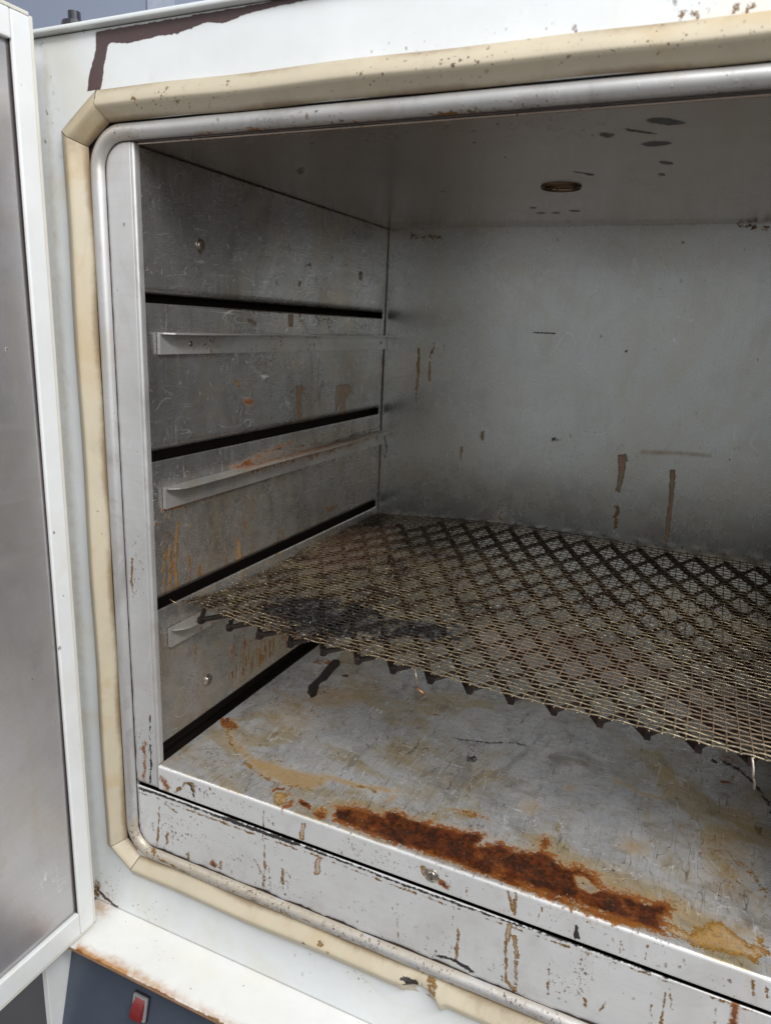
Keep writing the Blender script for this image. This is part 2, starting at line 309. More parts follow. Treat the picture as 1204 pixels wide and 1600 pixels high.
# ---- stain masks: polygons and strokes, laid on the real surface, stored per vertex
def stroke_poly(pts, w):
    pts = np.array(pts, float)
    ws = np.array(w if hasattr(w, '__len__') else [w] * len(pts), float)
    d = np.gradient(pts, axis=0) if len(pts) > 2 else np.array([pts[1] - pts[0]] * 2)
    n = np.stack([-d[:, 1], d[:, 0]], 1); n /= np.linalg.norm(n, axis=1)[:, None] + 1e-9
    return np.concatenate([pts + n * ws[:, None] / 2, (pts - n * ws[:, None] / 2)[::-1]])
def ell(cx, cy, rx, ry, rot=0, n=14):
    t = np.linspace(0, 2 * np.pi, n, endpoint=False); c, s = math.cos(math.radians(rot)), math.sin(math.radians(rot))
    return [(cx + rx * math.cos(q) * c - ry * math.sin(q) * s, cy + rx * math.cos(q) * s + ry * math.sin(q) * c) for q in t]
def sdf(P, poly):
    d = np.full(len(P), 1e9); inside = np.zeros(len(P), bool)
    for i in range(len(poly)):
        a, b = poly[i - 1], poly[i]; e = b - a; L = e @ e + 1e-15
        t = np.clip(((P - a) @ e) / L, 0, 1); dd = np.hypot(*(P - a - t[:, None] * e).T); d = np.minimum(d, dd)
        c = (a[1] > P[:, 1]) != (b[1] > P[:, 1])
        with np.errstate(divide='ignore', invalid='ignore'):
            xi = (b[0] - a[0]) * (P[:, 1] - a[1]) / (b[1] - a[1]) + a[0]
        inside ^= c & (P[:, 0] < xi)
    return np.where(inside, -d, d)
CH = dict(rust=0, tan=1, tar=2, spk=3, scr=4, film=5)
def paint(ob, items):
    """items: (channel, (axis, value), points_px, width_px or None for polygon, softness_mm, strength)"""
    me = ob.data; n = len(me.vertices); co = np.empty(n * 3); me.vertices.foreach_get('co', co); co = co.reshape(-1, 3)
    mk = np.zeros((n, 6))
    for (ch, (ax, val), pts, w, soft, st) in items:
        ot = [i for i in range(3) if i != ax]
        pl = stroke_poly(pts, w) if w is not None else pts
        poly = np.array([un(u, v, ax, val)[ot] for u, v in pl]); s = soft / 1000
        near = (np.abs(co[:, ax] - val) < 0.006) & np.all(co[:, ot] > poly.min(0) - s * 2, 1) & np.all(co[:, ot] < poly.max(0) + s * 2, 1)
        idx = np.nonzero(near)[0]
        if not len(idx): continue
        m = np.clip(0.5 - sdf(co[idx][:, ot], poly) / (2 * s), 0, 1)
        if w is not None and m.max() > 0.05: m = np.clip(m * min(1.5, 1 / m.max()), 0, 1)
        c = CH[ch]
        if st < 0: mk[idx, c] = np.minimum(mk[idx, c], 1 - m * -st)
        else: mk[idx, c] = np.maximum(mk[idx, c], m * st)
    for nm, o in (('stainA', 0), ('stainB', 3)):
        a = me.color_attributes.new(nm, 'FLOAT_COLOR', 'POINT'); d = np.ones((n, 4)); d[:, :3] = mk[:, o:o + 3]; a.data.foreach_set('color', d.ravel())

def wobble(pts, amp, n=6):
    """subdivide a polyline and jitter it a little, so a drip is not ruler-straight"""
    out = []
    for (a, b) in zip(pts[:-1], pts[1:]):
        for k in range(n): t = k / n; out.append((a[0] + (b[0] - a[0]) * t + rng.normal() * amp, a[1] + (b[1] - a[1]) * t))
    return out + [pts[-1]]

# ================================================================== THE SETTING (behind and below the oven)
bw = empty('room_wall', (-0.6, 1.0, -1.0), 'blue-grey glossy panelled wall seen above the oven', 'wall')
boxes('wall_panel', [(-0.675, 2.4, 0.80, 0.82, -1.0, 2.6), (-2.6, -0.683, 0.80, 0.82, -1.0, 2.6)], M['bgwall'], bw, 0.002)
boxes('joint_strip', [(-0.683, -0.675, 0.806, 0.82, -1.0, 2.6), (-0.672, -0.61, 0.792, 0.7995, -1.0, 2.6)], simple('pale_joint_strip', (0.46, 0.51, 0.62), 0.3), bw)
fl = boxes('floor', [(-3, 3, -3, 3, -1.02, -1.0)], M['bgfloor']); fl['kind'] = 'structure'

# ================================================================== THE OVEN
XR = 0.60; D = 0.50; H = 0.5595
oven = empty('laboratory_oven', (0.30, 0.25, -0.99), 'old white enamelled oven with rusty steel chamber, its door standing open at the left', 'oven')

# ---- case
FX0, FX1, FZ0, FZ1 = -0.112, 0.70, -0.1945, 0.6405
front = sheet('front_frame', 1, 0.0, lines(FX0, FX1, 0.0022), lines(FZ0, FZ1, 0.0022), M['enamel'], oven, holes=[(-0.046, XR + 0.046, -0.108, 0.5745)], thick=0.0015)
Y0 = (1, 0.0)
paint(front, [
    ('tar', Y0, [(150, 50), (500, -10), (420, 12), (385, 22), (350, 36), (325, 34), (300, 44), (280, 52), (250, 55), (225, 62), (200, 68), (175, 66), (168, 72), (166, 90), (162, 105), (162, 118), (158, 140), (137, 142), (140, 115), (146, 95), (150, 75)], None, 1.6, 1.0),
    ('tar', Y0, [(600, -22), (480, 0), (420, 13), (400, 8), (470, -12), (590, -34)], None, 1.6, 1.0),
    ('tan', Y0, wobble([(67, 62), (67, 75)], 0.5), 6, 4, 0.5),
    ('film', Y0, [(64, 70), (76, 70), (84, 200), (150, 1300), (165, 1400), (150, 1400), (110, 900), (70, 300)], None, 9, 0.7),
    ('spk', Y0, ell(160, 1395, 22, 18), None, 10, 0.9), ('tar', Y0, wobble([(150, 1385), (162, 1400), (185, 1418)], 1.5), 4, 3, 0.75), ('tan', Y0, ell(152, 1388, 8, 14), None, 6, 0.62),
    ('spk', Y0, ell(820, 70, 60, 22, -6), None, 14, 0.22), ('spk', Y0, ell(620, 82, 45, 12, -6), None, 12, 0.14), ('spk', Y0, ell(1130, 22, 80, 24, -4), None, 14, 0.3),
    ('film', Y0, ell(1150, 30, 85, 22, -4), None, 14, 0.55), ('film', Y0, ell(236, 122, 8, 12), None, 8, 0.5),
    ('tan', Y0, wobble([(1067, 18), (1066, 36)], 1), 7, 4, 0.6), ('tan', Y0, wobble([(1085, 18), (1088, 33)], 1), 8, 5, 0.58), ('tan', Y0, wobble([(1105, 12), (1112, 28)], 1), 5, 4, 0.6),
    ('tan', Y0, wobble([(1145, 12), (1162, 8), (1180, 8)], 1), 7, 5, 0.6), ('tan', Y0, wobble([(1165, 14), (1167, 27)], 1), 4, 3, 0.6), ('tan', Y0, ell(1128, 22, 7, 7), None, 4, 0.58),
    ('spk', Y0, ell(175, 1362, 16, 10), None, 8, 0.5), ('spk', Y0, ell(235, 1420, 20, 10), None, 10, 0.4), ('spk', Y0, ell(500, 1500, 90, 18, 22), None, 16, 0.18),
    ('spk', Y0, ell(83, 180, 10, 60), None, 12, 0.12), ('film', Y0, ell(84, 160, 12, 16), None, 10, 0.45),
])
boxes('case_side', [(FX0 - 0.001, FX0 + 0.0005, 0.003, 0.62, -0.99, 0.640)], M['door_paint'], oven)
top = boxes('top_cover', [(-0.125, 0.72, -0.0070, 0.64, 0.6415, 0.6450)], M['enamel'], oven, 0.0012)
boxes('top_seam', [(-0.110, 0.70, 0.001, 0.02, 0.6395, 0.6420)], M['seam'], oven)
boxes('case_back', [(-0.110, 0.70, 0.60, 0.62, -0.99, 0.6405)], M['door_paint'], oven)
boxes('case_side', [(0.7005, 0.702, 0.003, 0.62, -0.99, 0.640)], M['door_paint'], oven)
# hinge knuckle at the top left
bm = bmesh.new(); bmesh.ops.create_cone(bm, cap_ends=True, segments=24, radius1=0.014, radius2=0.010, depth=0.016, matrix=Matrix.Translation((-0.082, 0.030, 0.653)))
bmesh.ops.create_cone(bm, cap_ends=True, segments=16, radius1=0.005, radius2=0.005, depth=0.024, matrix=Matrix.Translation((-0.082, 0.030, 0.657)))
me = bpy.data.meshes.new('hinge'); bm.to_mesh(me); bm.free(); link('hinge', me, M['bezel_dark'], oven)

# ---- ledge
led = sheet('front_ledge', 2, -0.195, lines(-0.094, 0.70, 0.003), lines(-0.0585, 0.006, 0.0015), M['ledge'], oven, thick=0.0012)
Zl = (2, -0.195)
edge = [(118, 1487), (150, 1503), (200, 1528), (250, 1553), (300, 1578), (360, 1606), (460, 1652)]
paint(led, [
    ('film', Zl, [(112, 1490), (125, 1468), (150, 1484), (190, 1496), (240, 1524), (300, 1560), (380, 1598), (480, 1645), (470, 1660), (350, 1606)], None, 9, 0.75),
    ('film', Zl, [(112, 1490), (122, 1474), (160, 1494), (205, 1515), (200, 1530)], None, 5, 1.0),
    ('tan', Zl, wobble(edge, 0.8, 4), 6, 4, 0.70), ('rust', Zl, wobble(edge[:4], 0.6, 4), 5, 3.5, 0.66), ('tar', Zl, wobble(edge, 0.5, 4), 1.6, 1.5, 0.62),
    ('film', Zl, ell(158, 1418, 22, 22), None, 12, 0.6), ('tar', Zl, wobble([(152, 1402), (168, 1407), (200, 1422)], 0.8), 2.2, 1.6, 0.8), ('tan', Zl, wobble([(160, 1404), (330, 1482), (590, 1600)], 0.5, 14), 1.6, 1.5, 0.6),
    ('spk', Zl, ell(230, 1470, 60, 25, 25), None, 14, 0.03), ('spk', Zl, ell(175, 1412, 20, 8, 20), None, 6, 0.7)])
boxes('ledge_lip', [(-0.094, 0.70, -0.0590, -0.0580, -0.1985, -0.1964)], simple('rust_stained_lip', (0.30, 0.17, 0.09), 0.5, 0, 0.6, 90), oven)
# ---- console below the ledge
cons = [(-0.0395, -0.200), (-0.0205 - 0.0395 - 0.028, -0.43)]
def cx(z): return -0.0340 - (-(z) - 0.200) * 0.245
P = np.array([[[x, cx(z), z] for z in np.linspace(-0.1975, -0.45, 40)] for x in np.linspace(-0.0895, 0.70, 20)])
gridmesh('control_panel', P, M['blue'], oven, smooth=False)
cp = oven.children[-1]
boxes('console_cheek', [(-0.0975, -0.0905, -0.0715, 0.02, -0.46, -0.2010)], M['door_paint'], oven, 0.0006)
# rocker switch on the sloping panel
def panel_frame(u, v):
    # intersection of a pixel ray with the sloping panel
    d = ROT @ np.array([(u - 602) / FPX, -(v - 800) / FPX, -1.0]); lo, hi = 0.3, 1.5
    for _ in range(50):
        t = (lo + hi) / 2; p = CAMC + t * d
        if p[1] < cx(p[2]): lo = t
        else: hi = t
    return Vector(p)
sc_ = panel_frame(222, 1571)
tilt = math.atan(0.245)
zax = Vector((0, -math.cos(tilt), math.sin(tilt)))     # out of the panel
yax = Vector((0, math.sin(tilt), math.cos(tilt))); xax = yax.cross(zax)
FR = Matrix((xax, yax, zax)).transposed().to_4x4(); FR = FR @ Matrix.Scale(0.88, 4); FR.translation = sc_
def local_box(bm, c, s, mat=Matrix.Identity(4)): return bmesh.ops.create_cube(bm, size=1, matrix=FR @ Matrix.Translation(c) @ mat @ Matrix.Diagonal((*s, 1)))
def rocker():
    bm = bmesh.new(); local_box(bm, (0, 0, 0.001), (0.0215, 0.0300, 0.003)); bmesh.ops.bevel(bm, geom=bm.edges[:], offset=0.0005, segments=2, affect='EDGES')
    me = bpy.data.meshes.new('rocker_switch'); bm.to_mesh(me); bm.free(); sw = link('rocker_switch', me, M['bezel_dark'], cp)
    bm = bmesh.new()
    for c, s in (((0.0085, 0, 0.0035), (0.0022, 0.027, 0.0035)), ((-0.0085, 0, 0.0035), (0.0022, 0.027, 0.0035)), ((0, 0.0124, 0.0035), (0.0147, 0.0022, 0.0035)), ((0, -0.0124, 0.0035), (0.0147, 0.0022, 0.0035))): local_box(bm, c, s)
    me = bpy.data.meshes.new('bezel'); bm.to_mesh(me); bm.free(); link('bezel', me, M['bezel'], sw)
    P = []
    for i, yy in enumerate(np.linspace(-0.0112, 0.0112, 14)):
        hh = 0.0105 - 0.004 * (yy / 0.0112) - 0.0035 * (yy / 0.0112) ** 2
        row = []
        for (xx, k) in ((-0.0072, 0.002), (-0.0072, hh - 0.0008), (-0.0066, hh), (0.0066, hh), (0.0072, hh - 0.0008), (0.0072, 0.002)): row.append(FR @ Vector((xx, yy, k)))
        P.append(row)
    bm = bmesh.new(); vs = [[bm.verts.new(p) for p in r] for r in P]
    for i in range(13):
        for j in range(5): bm.faces.new((vs[i][j], vs[i + 1][j], vs[i + 1][j + 1], vs[i][j + 1]))
    bm.faces.new(vs[0]); bm.faces.new(vs[-1][::-1]); bmesh.ops.recalc_face_normals(bm, faces=bm.faces[:])
    me = bpy.data.meshes.new('rocker'); bm.to_mesh(me); bm.free(); link('rocker', me, M['red'], sw)
rocker()
tp = panel_frame(262, 1610)
fc = bpy.data.curves.new('printed_text', 'FONT'); fc.body = 'On'; fc.size = 0.0135; fc.extrude = 0.0001
to = bpy.data.objects.new('tmp', fc); S.collection.objects.link(to); bpy.context.view_layer.update()
me = bpy.data.meshes.new_from_object(to); bpy.data.objects.remove(to); FT = FR.copy(); FT.translation = tp + zax * 0.0004 - yax * 0.004
me.transform(FT); link('printed_text', me, M['white_print'], cp)

# ---- gasket: trapezoid profile round an eight-cornered frame
GL, GR, GT, GB = -0.0670, XR + 0.0670, 0.5970, -0.1350
ct, cb_ = 0.0375, 0.0325
path = [(GL, GB + 0.0245), (GL, GT - 0.027), (GL + ct + 0.003, GT), (GR - ct, GT), (GR, GT - 0.027), (GR, GB + 0.0245), (GR - cb_, GB), (GL + cb_ + 0.001, GB)]
prof = [(0.0, 0.0), (0.0002, -0.0040), (0.0010, -0.0056), (0.0030, -0.0068), (0.0075, -0.0090), (0.0120, -0.0112), (0.0138, -0.0108), (0.0156, -0.0090), (0.0200, -0.0045), (0.0222, -0.0020), (0.0230, 0.0005)]
prof_top = [(w * 0.88, y) for w, y in prof]
def inset(path, w):
    out = []; n = len(path)
    for i in range(n):
        p0, p1, p2 = [np.array(path[(i + k) % n]) for k in (-1, 0, 1)]
        d1 = (p1 - p0) / np.linalg.norm(p1 - p0); d2 = (p2 - p1) / np.linalg.norm(p2 - p1)
        n1 = np.array([d1[1], -d1[0]]); n2 = np.array([d2[1], -d2[0]]); m = (n1 + n2); m /= (m @ n1)
        out.append(p1 + m * w)
    return out
prof = [(w * 0.99, y * 1.12) for w, y in prof]
rings = [inset(path, w) for w, y in prof]
ga_items = []
def gasket_segment(i, step=0.0022):
    n = len(path); a = i; b = (i + 1) % n; L = np.linalg.norm(np.array(path[b]) - path[a]); k = max(3, int(L / step)); gap = 0.00035 / L
    P = np.zeros((k + 1, len(prof), 3))
    for s_, t in enumerate(np.linspace(gap, 1 - gap, k + 1)):
        for j in range(len(prof)):
            q = rings[j][a] * (1 - t) + rings[j][b] * t; P[s_, j] = (q[0], prof[j][1], q[1])
            # the rubber is slightly slack, never ruler-straight
            P[s_, j, 1] += 0.0006 * math.sin(q[0] * 23 + q[1] * 31) ; P[s_, j, 2] += 0.0004 * math.sin(q[0] * 41) if i in (2, 6) else 0
    return P
for i in range(8):
    P = gasket_segment(i)
    if i == 6:      # bottom run: the torn, folded spot
        X = P[:, :, 0]; c = 0.2875
        w = np.exp(-((X - c) / 0.013) ** 2)
        jj = np.arange(len(prof))[None, :] / (len(prof) - 1)
        P[:, :, 1] += w * (0.0100 * np.exp(-((jj - 0.38) / 0.30) ** 2)); P[:, :, 2] += w * 0.0006 * np.sin(X * 500) * np.exp(-((jj - 0.2) / 0.3) ** 2)
        w2 = np.exp(-((X - 0.3065) / 0.0035) ** 2); P[:, :, 1] -= w2 * 0.0035 * np.exp(-((jj - 0.35) / 0.25) ** 2); P[:, :, 2] -= w2 * 0.004 * (1 - jj)
        w3 = np.exp(-((X - 0.2700) / 0.002) ** 2); P[:, :, 1] -= w3 * 0.002 * np.exp(-((jj - 0.3) / 0.25) ** 2)
    go = gridmesh('gasket', P, M['gasket'], oven)
    Yg = (1, -0.0105)
    if i == 6: paint(go, [('tar', (1, -0.004), [(628, 1521), (640, 1524), (656, 1528), (655, 1538), (632, 1534), (624, 1528)], None, 1.6, 0.85), ('tar', (1, -0.004), wobble([(658, 1520), (660, 1542)], 0.3), 1.5, 1, 0.8),
                           ('tan', (1, -0.006), [(662, 1524), (680, 1532), (688, 1556), (664, 1548)], None, 3, 0.55), ('tan', Yg, ell(500, 1478, 8, 4, 20), None, 2, 0.6), ('film', Yg, ell(800, 1600, 100, 14, 24), None, 8, 0.6)])
    if i == 2: paint(go, [('tan', Yg, ell(210, 156, 9, 5), None, 2.5, 0.62), ('tan', Yg, ell(278, 158, 8, 4), None, 2.5, 0.55), ('tan', Yg, wobble([(320, 156), (370, 150)], 1), 4, 2.5, 0.52), ('spk', Yg, ell(300, 155, 80, 10, -4), None, 8, 0.4),
                           ('tan', Yg, ell(1017, 63, 14, 5, -6), None, 4, 0.6), ('tan', Yg, ell(940, 72, 5, 6), None, 3, 0.62), ('tan', Yg, ell(1062, 66, 5, 5), None, 3, 0.55), ('tan', Yg, ell(906, 93, 4, 5), None, 2, 0.65), ('spk', Yg, ell(850, 85, 330, 12, -7), None, 8, 0.25),
                           ('film', Yg, [(180, 178), (600, 140), (1200, 88), (1200, 102), (600, 158), (180, 190)], None, 5, 0.8)])
    if i in (0, 1, 3, 4, 5, 7): paint(go, [('film', Yg, [(100, 200), (128, 210), (128, 260), (100, 250)], None, 10, 0.6)])
    at_ = go.data.color_attributes['stainB']; nv_ = len(go.data.vertices); dd_ = np.empty(nv_ * 4); at_.data.foreach_get('color', dd_); dd_ = dd_.reshape(-1, 4)
    fv_ = np.array([0.95, 0.85, 0.7, 0.5, 0.15, 0.1, 0.1, 0.15, 0.35, 0.8, 1.0]); dd_[:, 2] = np.maximum(dd_[:, 2], np.tile(fv_, nv_ // len(prof)) * (0.8 + 0.3 * np.sin(np.arange(nv_) / len(prof) * 0.11))); at_.data.foreach_set('color', dd_.ravel())
# dark strips put in for the shaded gap between gasket and rim
gp = [(-0.0440, 0.0035, -0.1085, 0.0035)]
boxes('gasket_channel', [(-0.048, -0.030, 0.0035, 0.0060, -0.115, 0.580), (XR + 0.03, XR + 0.048, 0.0035, 0.0060, -0.115, 0.580), (-0.030, XR + 0.03, 0.0035, 0.0060, 0.5600, 0.580), (-0.030, XR + 0.03, 0.0035, 0.0060, -0.115, -0.100)], M['void'], oven)

# ---- rolled rim
def rr_path(x0, x1, z0, z1, r, step=0.004):
    pts = []
    for (cx_, cz, a0) in ((x0 + r, z0 + r, 180), (x1 - r, z0 + r, 270), (x1 - r, z1 - r, 0), (x0 + r, z1 - r, 90)):
        for k in range(13): a = math.radians(a0 + 90 * k / 12); pts.append((cx_ + r * math.cos(a), cz + r * math.sin(a)))
    out = []
    for i in range(len(pts)):
        a, b = np.array(pts[i]), np.array(pts[(i + 1) % len(pts)]); n = max(1, int(np.linalg.norm(b - a) / step))
        for k in range(n): out.append(a + (b - a) * k / n)
    return np.array(out)
pth = rr_path(-0.0355, XR + 0.0355, -0.1050, 0.5665, 0.027)
tng = np.roll(pth, -1, 0) - np.roll(pth, 1, 0); tng /= np.linalg.norm(tng, axis=1)[:, None]; nrm = np.stack([-tng[:, 1], tng[:, 0]], 1)   # inward
rimprof = [(-0.0062, 0.006), (-0.0062, 0.001), (-0.0056, -0.0018), (-0.0040, -0.0036), (-0.0018, -0.0046), (0.0008, -0.0045), (0.0032, -0.0034), (0.0050, -0.0012), (0.0062, 0.0018), (0.0066, 0.006)]
P = np.zeros((len(pth), len(rimprof), 3))
for i in range(len(pth)):
    zt = pth[i][1]; wob = 0.00018 * math.sin(pth[i][0] * 60) + 0.00010 * math.sin(pth[i][0] * 133 + 1)
    for j, (w, y) in enumerate(rimprof):
        q = pth[i] + nrm[i] * w; P[i, j] = (q[0], y + wob, q[1])
rim = gridmesh('liner_rim', P, M['rim'], oven, closed_u=True, flip=False)
Yr = (1, -0.004)
SP, SF = [], []
for i in range(len(pth)):
    x_, z_ = pth[i]; low = 1.0 if z_ < -0.06 else (0.55 if z_ < 0.1 else 0.25)
    nz = mnoise.noise(Vector((x_ * 60, z_ * 60, 1))) + 0.5 * mnoise.noise(Vector((x_ * 200, z_ * 200, 4)))
    wd_ = 0.00035 + low * max(0.0, 0.0009 + 0.0022 * nz)
    if z_ > 0.55: wd_ = 0.0004
    for w_ in (0.0052, 0.0066 + wd_): q = pth[i] + nrm[i] * w_; SP.append((q[0], 0.0016, q[1]))
for i in range(len(pth)): j = (i + 1) % len(pth); SF.append((2 * i, 2 * j, 2 * j + 1, 2 * i + 1))
mesh('rim_grime_seam', SP, SF, M['seam'], oven)
paint(rim, [('rust', Yr, wobble([(300, 209), (420, 201), (600, 189), (700, 180), (820, 171)], 1.5, 8), 3, 3, 0.60), ('tan', Yr, wobble([(640, 184), (700, 178), (760, 172)], 2, 6), 8, 4, 0.60), ('tan', Yr, ell(742, 165, 6, 8), None, 3, 0.7), ('rust', Yr, ell(905, 153, 8, 4), None, 2, 0.62),
            ('spk', Yr, [(180, 200), (600, 180), (900, 150), (1200, 120), (1200, 150), (900, 170), (600, 195), (180, 218)], None, 5, 0.5), ('tan', Yr, wobble([(215, 1290), (225, 1320), (250, 1342), (300, 1368)], 0.8), 3, 2.5, 0.66),
            ('tan', Yr, wobble([(330, 1378), (480, 1440), (640, 1520)], 1.5), 3, 3, 0.52), ('spk', Yr, [(200, 1290), (640, 1500), (900, 1600), (850, 1610), (190, 1320)], None, 5, 0.55), ('tar', Yr, wobble([(657, 1495), (660, 1512)], 0.3), 2.5, 1.5, 0.8), ('film', Yr, [(190, 1290), (215, 1335), (560, 1470), (950, 1625), (950, 1600), (560, 1445), (240, 1310), (215, 1270)], None, 5, 0.95)])

# ---- jamb and lower fascia
jz = np.concatenate([lines(-0.0265, 0.566, 0.0025)])
jam = sheet('jamb', 1, 0.0022, lines(-0.0335, -0.0030, 0.0015), jz, M['jamb'], oven, thick=0.001)
paint(jam, [('tan', (1, 0.0022), wobble([(207, 870), (208, 930), (210, 940)], 0.5), 3.5, 2.2, 0.62), ('spk', (1, 0.0022), ell(222, 1170, 16, 70), None, 8, 0.55), ('spk', (1, 0.0022), ell(212, 900, 8, 60), None, 6, 0.3),
            ('tar', (1, 0.0022), wobble([(235, 1110), (234, 1150), (236, 1180), (235, 1224)], 0.6), [1.5, 2.5, 4, 2, 3.5, 2, 4, 3, 2, 4, 3, 4.5, 3, 4, 5, 4, 3, 4, 4], 2.2, 0.74), ('rust', (1, 0.0022), wobble([(228, 1160), (226, 1222)], 1.5), 3, 3, 0.6), ('rust', (1, 0.0022), wobble([(212, 1222), (240, 1232)], 0.5), 3, 2, 0.7)])
jr = sheet('jamb', 1, 0.0022, lines(XR + 0.003, XR + 0.0335, 0.004), lines(-0.0265, 0.566, 0.02), M['fascia'], oven, thick=0.001)
def bead(x, sgn):
    P = []
    for z in lines(-0.0265, 0.5595, 0.006):
        r_ = [(x + sgn * 0.0031, 0.0022)] + [(x + sgn * (0.0031 - 0.0031 * math.sin(a)), 0.0022 + 0.003 - 0.003 * math.cos(a)) for a in np.linspace(0.1, math.pi / 2, 8)] + [(x, 0.0090)]
        P.append([(a, b, z) for a, b in r_])
    return np.array(P)
ow = gridmesh('jamb_edge', bead(0.0004, -1), M['rim'], oven, flip=True); gridmesh('jamb_edge', bead(XR - 0.0004, 1), M['rim'], oven)
fas = sheet('lower_fascia', 1, 0.0025, lines(-0.0335, XR + 0.0335, 0.0016), lines(-0.1035, -0.0318, 0.0014), M['fascia'], oven, thick=0.001)
F0 = (1, 0.0025)
seam_px = [(212, 1232), (245, 1242), (350, 1281), (412, 1304), (494, 1332), (609, 1376), (749, 1427), (903, 1479), (1028, 1524), (1168, 1573), (1204, 1586)]
low_px = [(215, 1300), (232, 1330), (262, 1346), (330, 1377), (400, 1407), (500, 1452), (600, 1492), (700, 1540), (860, 1605)]
dr = []
def drip(x0, y0, x1, y1, w0, w1, ch='tan', st=0.72, soft=2.0, amp=0.6, n=5): dr.append((ch, F0, wobble([(x0, y0), ((x0 + x1) / 2, (y0 + y1) / 2), (x1, y1)], amp, n), list(np.linspace(w0, w1, 2 * n + 1)), soft, st))
drip(411, 1300, 414, 1355, 2.5, 5); drip(414, 1350, 411, 1388, 6, 8, st=0.6); drip(398, 1342, 410, 1366, 2, 4); drip(420, 1352, 423, 1392, 1.5, 1, st=0.6)
drip(497, 1340, 496, 1366, 8, 9, st=0.95); drip(441, 1356, 442, 1382, 6, 3, st=0.62); drip(250, 1255, 246, 1325, 4, 6, st=0.56); drip(257, 1255, 277, 1270, 3, 3, st=0.66); drip(262, 1300, 260, 1322, 5, 5, st=0.62)
drip(330, 1345, 338, 1356, 10, 8, 'rust', 0.66); drip(345, 1345, 344, 1358, 4, 6, 'rust', 0.66); drip(293, 1330, 294, 1345, 8, 8, st=0.52)
drip(716, 1447, 712, 1503, 5, 5, st=0.72); drip(708, 1400, 706, 1480, 1.5, 1.5, st=0.5); drip(796, 1443, 792, 1470, 9, 7, st=0.9); drip(790, 1470, 790, 1535, 3, 3, st=0.8); drip(790, 1530, 804, 1548, 3, 6, st=0.8)
drip(803, 1462, 808, 1500, 5, 8, st=0.85); drip(806, 1500, 806, 1550, 8, 5, st=0.85); drip(857, 1495, 856, 1555, 1.5, 4, st=0.66); drip(900, 1515, 916, 1575, 5, 6, st=0.56); drip(946, 1565, 933, 1585, 3, 3, st=0.62)
drip(1017, 1545, 1016, 1600, 3, 8, st=0.62); drip(1040, 1550, 1032, 1600, 4, 6, st=0.6); drip(1046, 1545, 1049, 1580, 3, 4, st=0.55); drip(1118, 1575, 1115, 1605, 6, 8, st=0.62); drip(1148, 1566, 1144, 1606, 11, 12, 'rust', 0.95); drip(620, 1410, 622, 1470, 2, 3, st=0.5)
dr += [('spk', F0, [(225, 1240), (300, 1270), (300, 1370), (225, 1335)], None, 14, 0.35), ('spk', F0, ell(335, 1340, 55, 28, 20), None, 14, 0.75), ('spk', F0, ell(560, 1420, 320, 30, 24), None, 14, 0.14), ('spk', F0, ell(905, 1530, 60, 30), None, 12, 0.5), ('spk', F0, ell(440, 1370, 30, 20), None, 10, 0.55),
       ('tar', F0, wobble(low_px, 0.6, 6), 3.0, 2.0, 0.74), ('tar', F0, wobble([(440, 1425), (500, 1450), (560, 1472)], 1, 6), 6, 3, 0.74), ('tar', F0, wobble([(676, 1492), (710, 1500), (742, 1520)], 1.2, 6), 6, 3, 0.72), ('rust', F0, wobble([(370, 1388), (420, 1402), (450, 1425)], 1), 5, 3, 0.7),
       ('tan', F0, wobble([(213, 1240), (214, 1300), (230, 1328)], 0.6, 6), 4, 3, 0.60), ('tan', F0, wobble([(x, y + 5) for x, y in seam_px], 0.5, 8), 3, 2.4, 0.56), ('tar', F0, wobble([(x, y - 2) for x, y in seam_px], 0.6, 10), 6, 2.0, 0.66), ('tar', F0, wobble([(x, y - 3) for x, y in seam_px], 0.6, 10)[20:38], 7, 2.5, 0.8)]
paint(fas, dr)
boxes('fascia_gap', [(-0.0335, XR + 0.0335, 0.012, 0.014, -0.034, -0.020)], M['void'], oven)

# ---- chamber floor tray (top, rolled front edge and face)
ys = list(lines(0.0035, D - 0.0005, 0.0017)[::-1]); Rr = 0.0032
tp_ = [(y, 0.0) for y in ys] + [(0.0034 - Rr * math.sin(a), -Rr + Rr * math.cos(a)) for a in np.linspace(0.15, math.pi / 2, 8)] + [(0.0002, -z) for z in np.arange(0.0045, 0.0262, 0.0014)] + [(0.0012, -0.0266), (0.010, -0.0268)]
xs = lines(0.0012, XR - 0.0012, 0.0017)
P = np.zeros((len(xs), len(tp_), 3)); P[:, :, 0] = xs[:, None]; P[:, :, 1] = np.array([t[0] for t in tp_])[None]; P[:, :, 2] = np.array([t[1] for t in tp_])[None]
P[:, :, 2] += 0.0007 * np.sin(P[:, :, 0] * 17) * np.sin(P[:, :, 1] * 13) * (P[:, :, 1] > 0.02)
tray = gridmesh('floor_tray', P, M['floor'], oven, flip=False)
tray.data.materials.append(M['fascia'])
tray.data.polygons.foreach_set('material_index', np.repeat([[0 if t[1] > -0.0006 else 1 for t in tp_[:-1]]], len(xs) - 1, 0).ravel().astype(np.int32))
Z0 = (2, 0.0); it = []
upper = [(522, 1264), (550, 1258), (574, 1267), (595, 1274), (616, 1265), (641, 1278), (679, 1288), (714, 1297), (752, 1302), (754, 1312), (745, 1320), (766, 1320), (780, 1316), (798, 1328), (820, 1330), (840, 1329), (848, 1310), (855, 1309), (857, 1318), (852, 1330), (868, 1342), (878, 1354), (903, 1353), (927, 1367), (937, 1386), (955, 1393), (976, 1396), (993, 1403), (1014, 1412), (1042, 1412), (1049, 1421), (1033, 1434), (1037, 1460)]
lower = [(1007, 1452), (958, 1440), (903, 1419), (854, 1402), (805, 1384), (749, 1365), (696, 1346), (644, 1328), (574, 1304), (540, 1290), (522, 1281)]
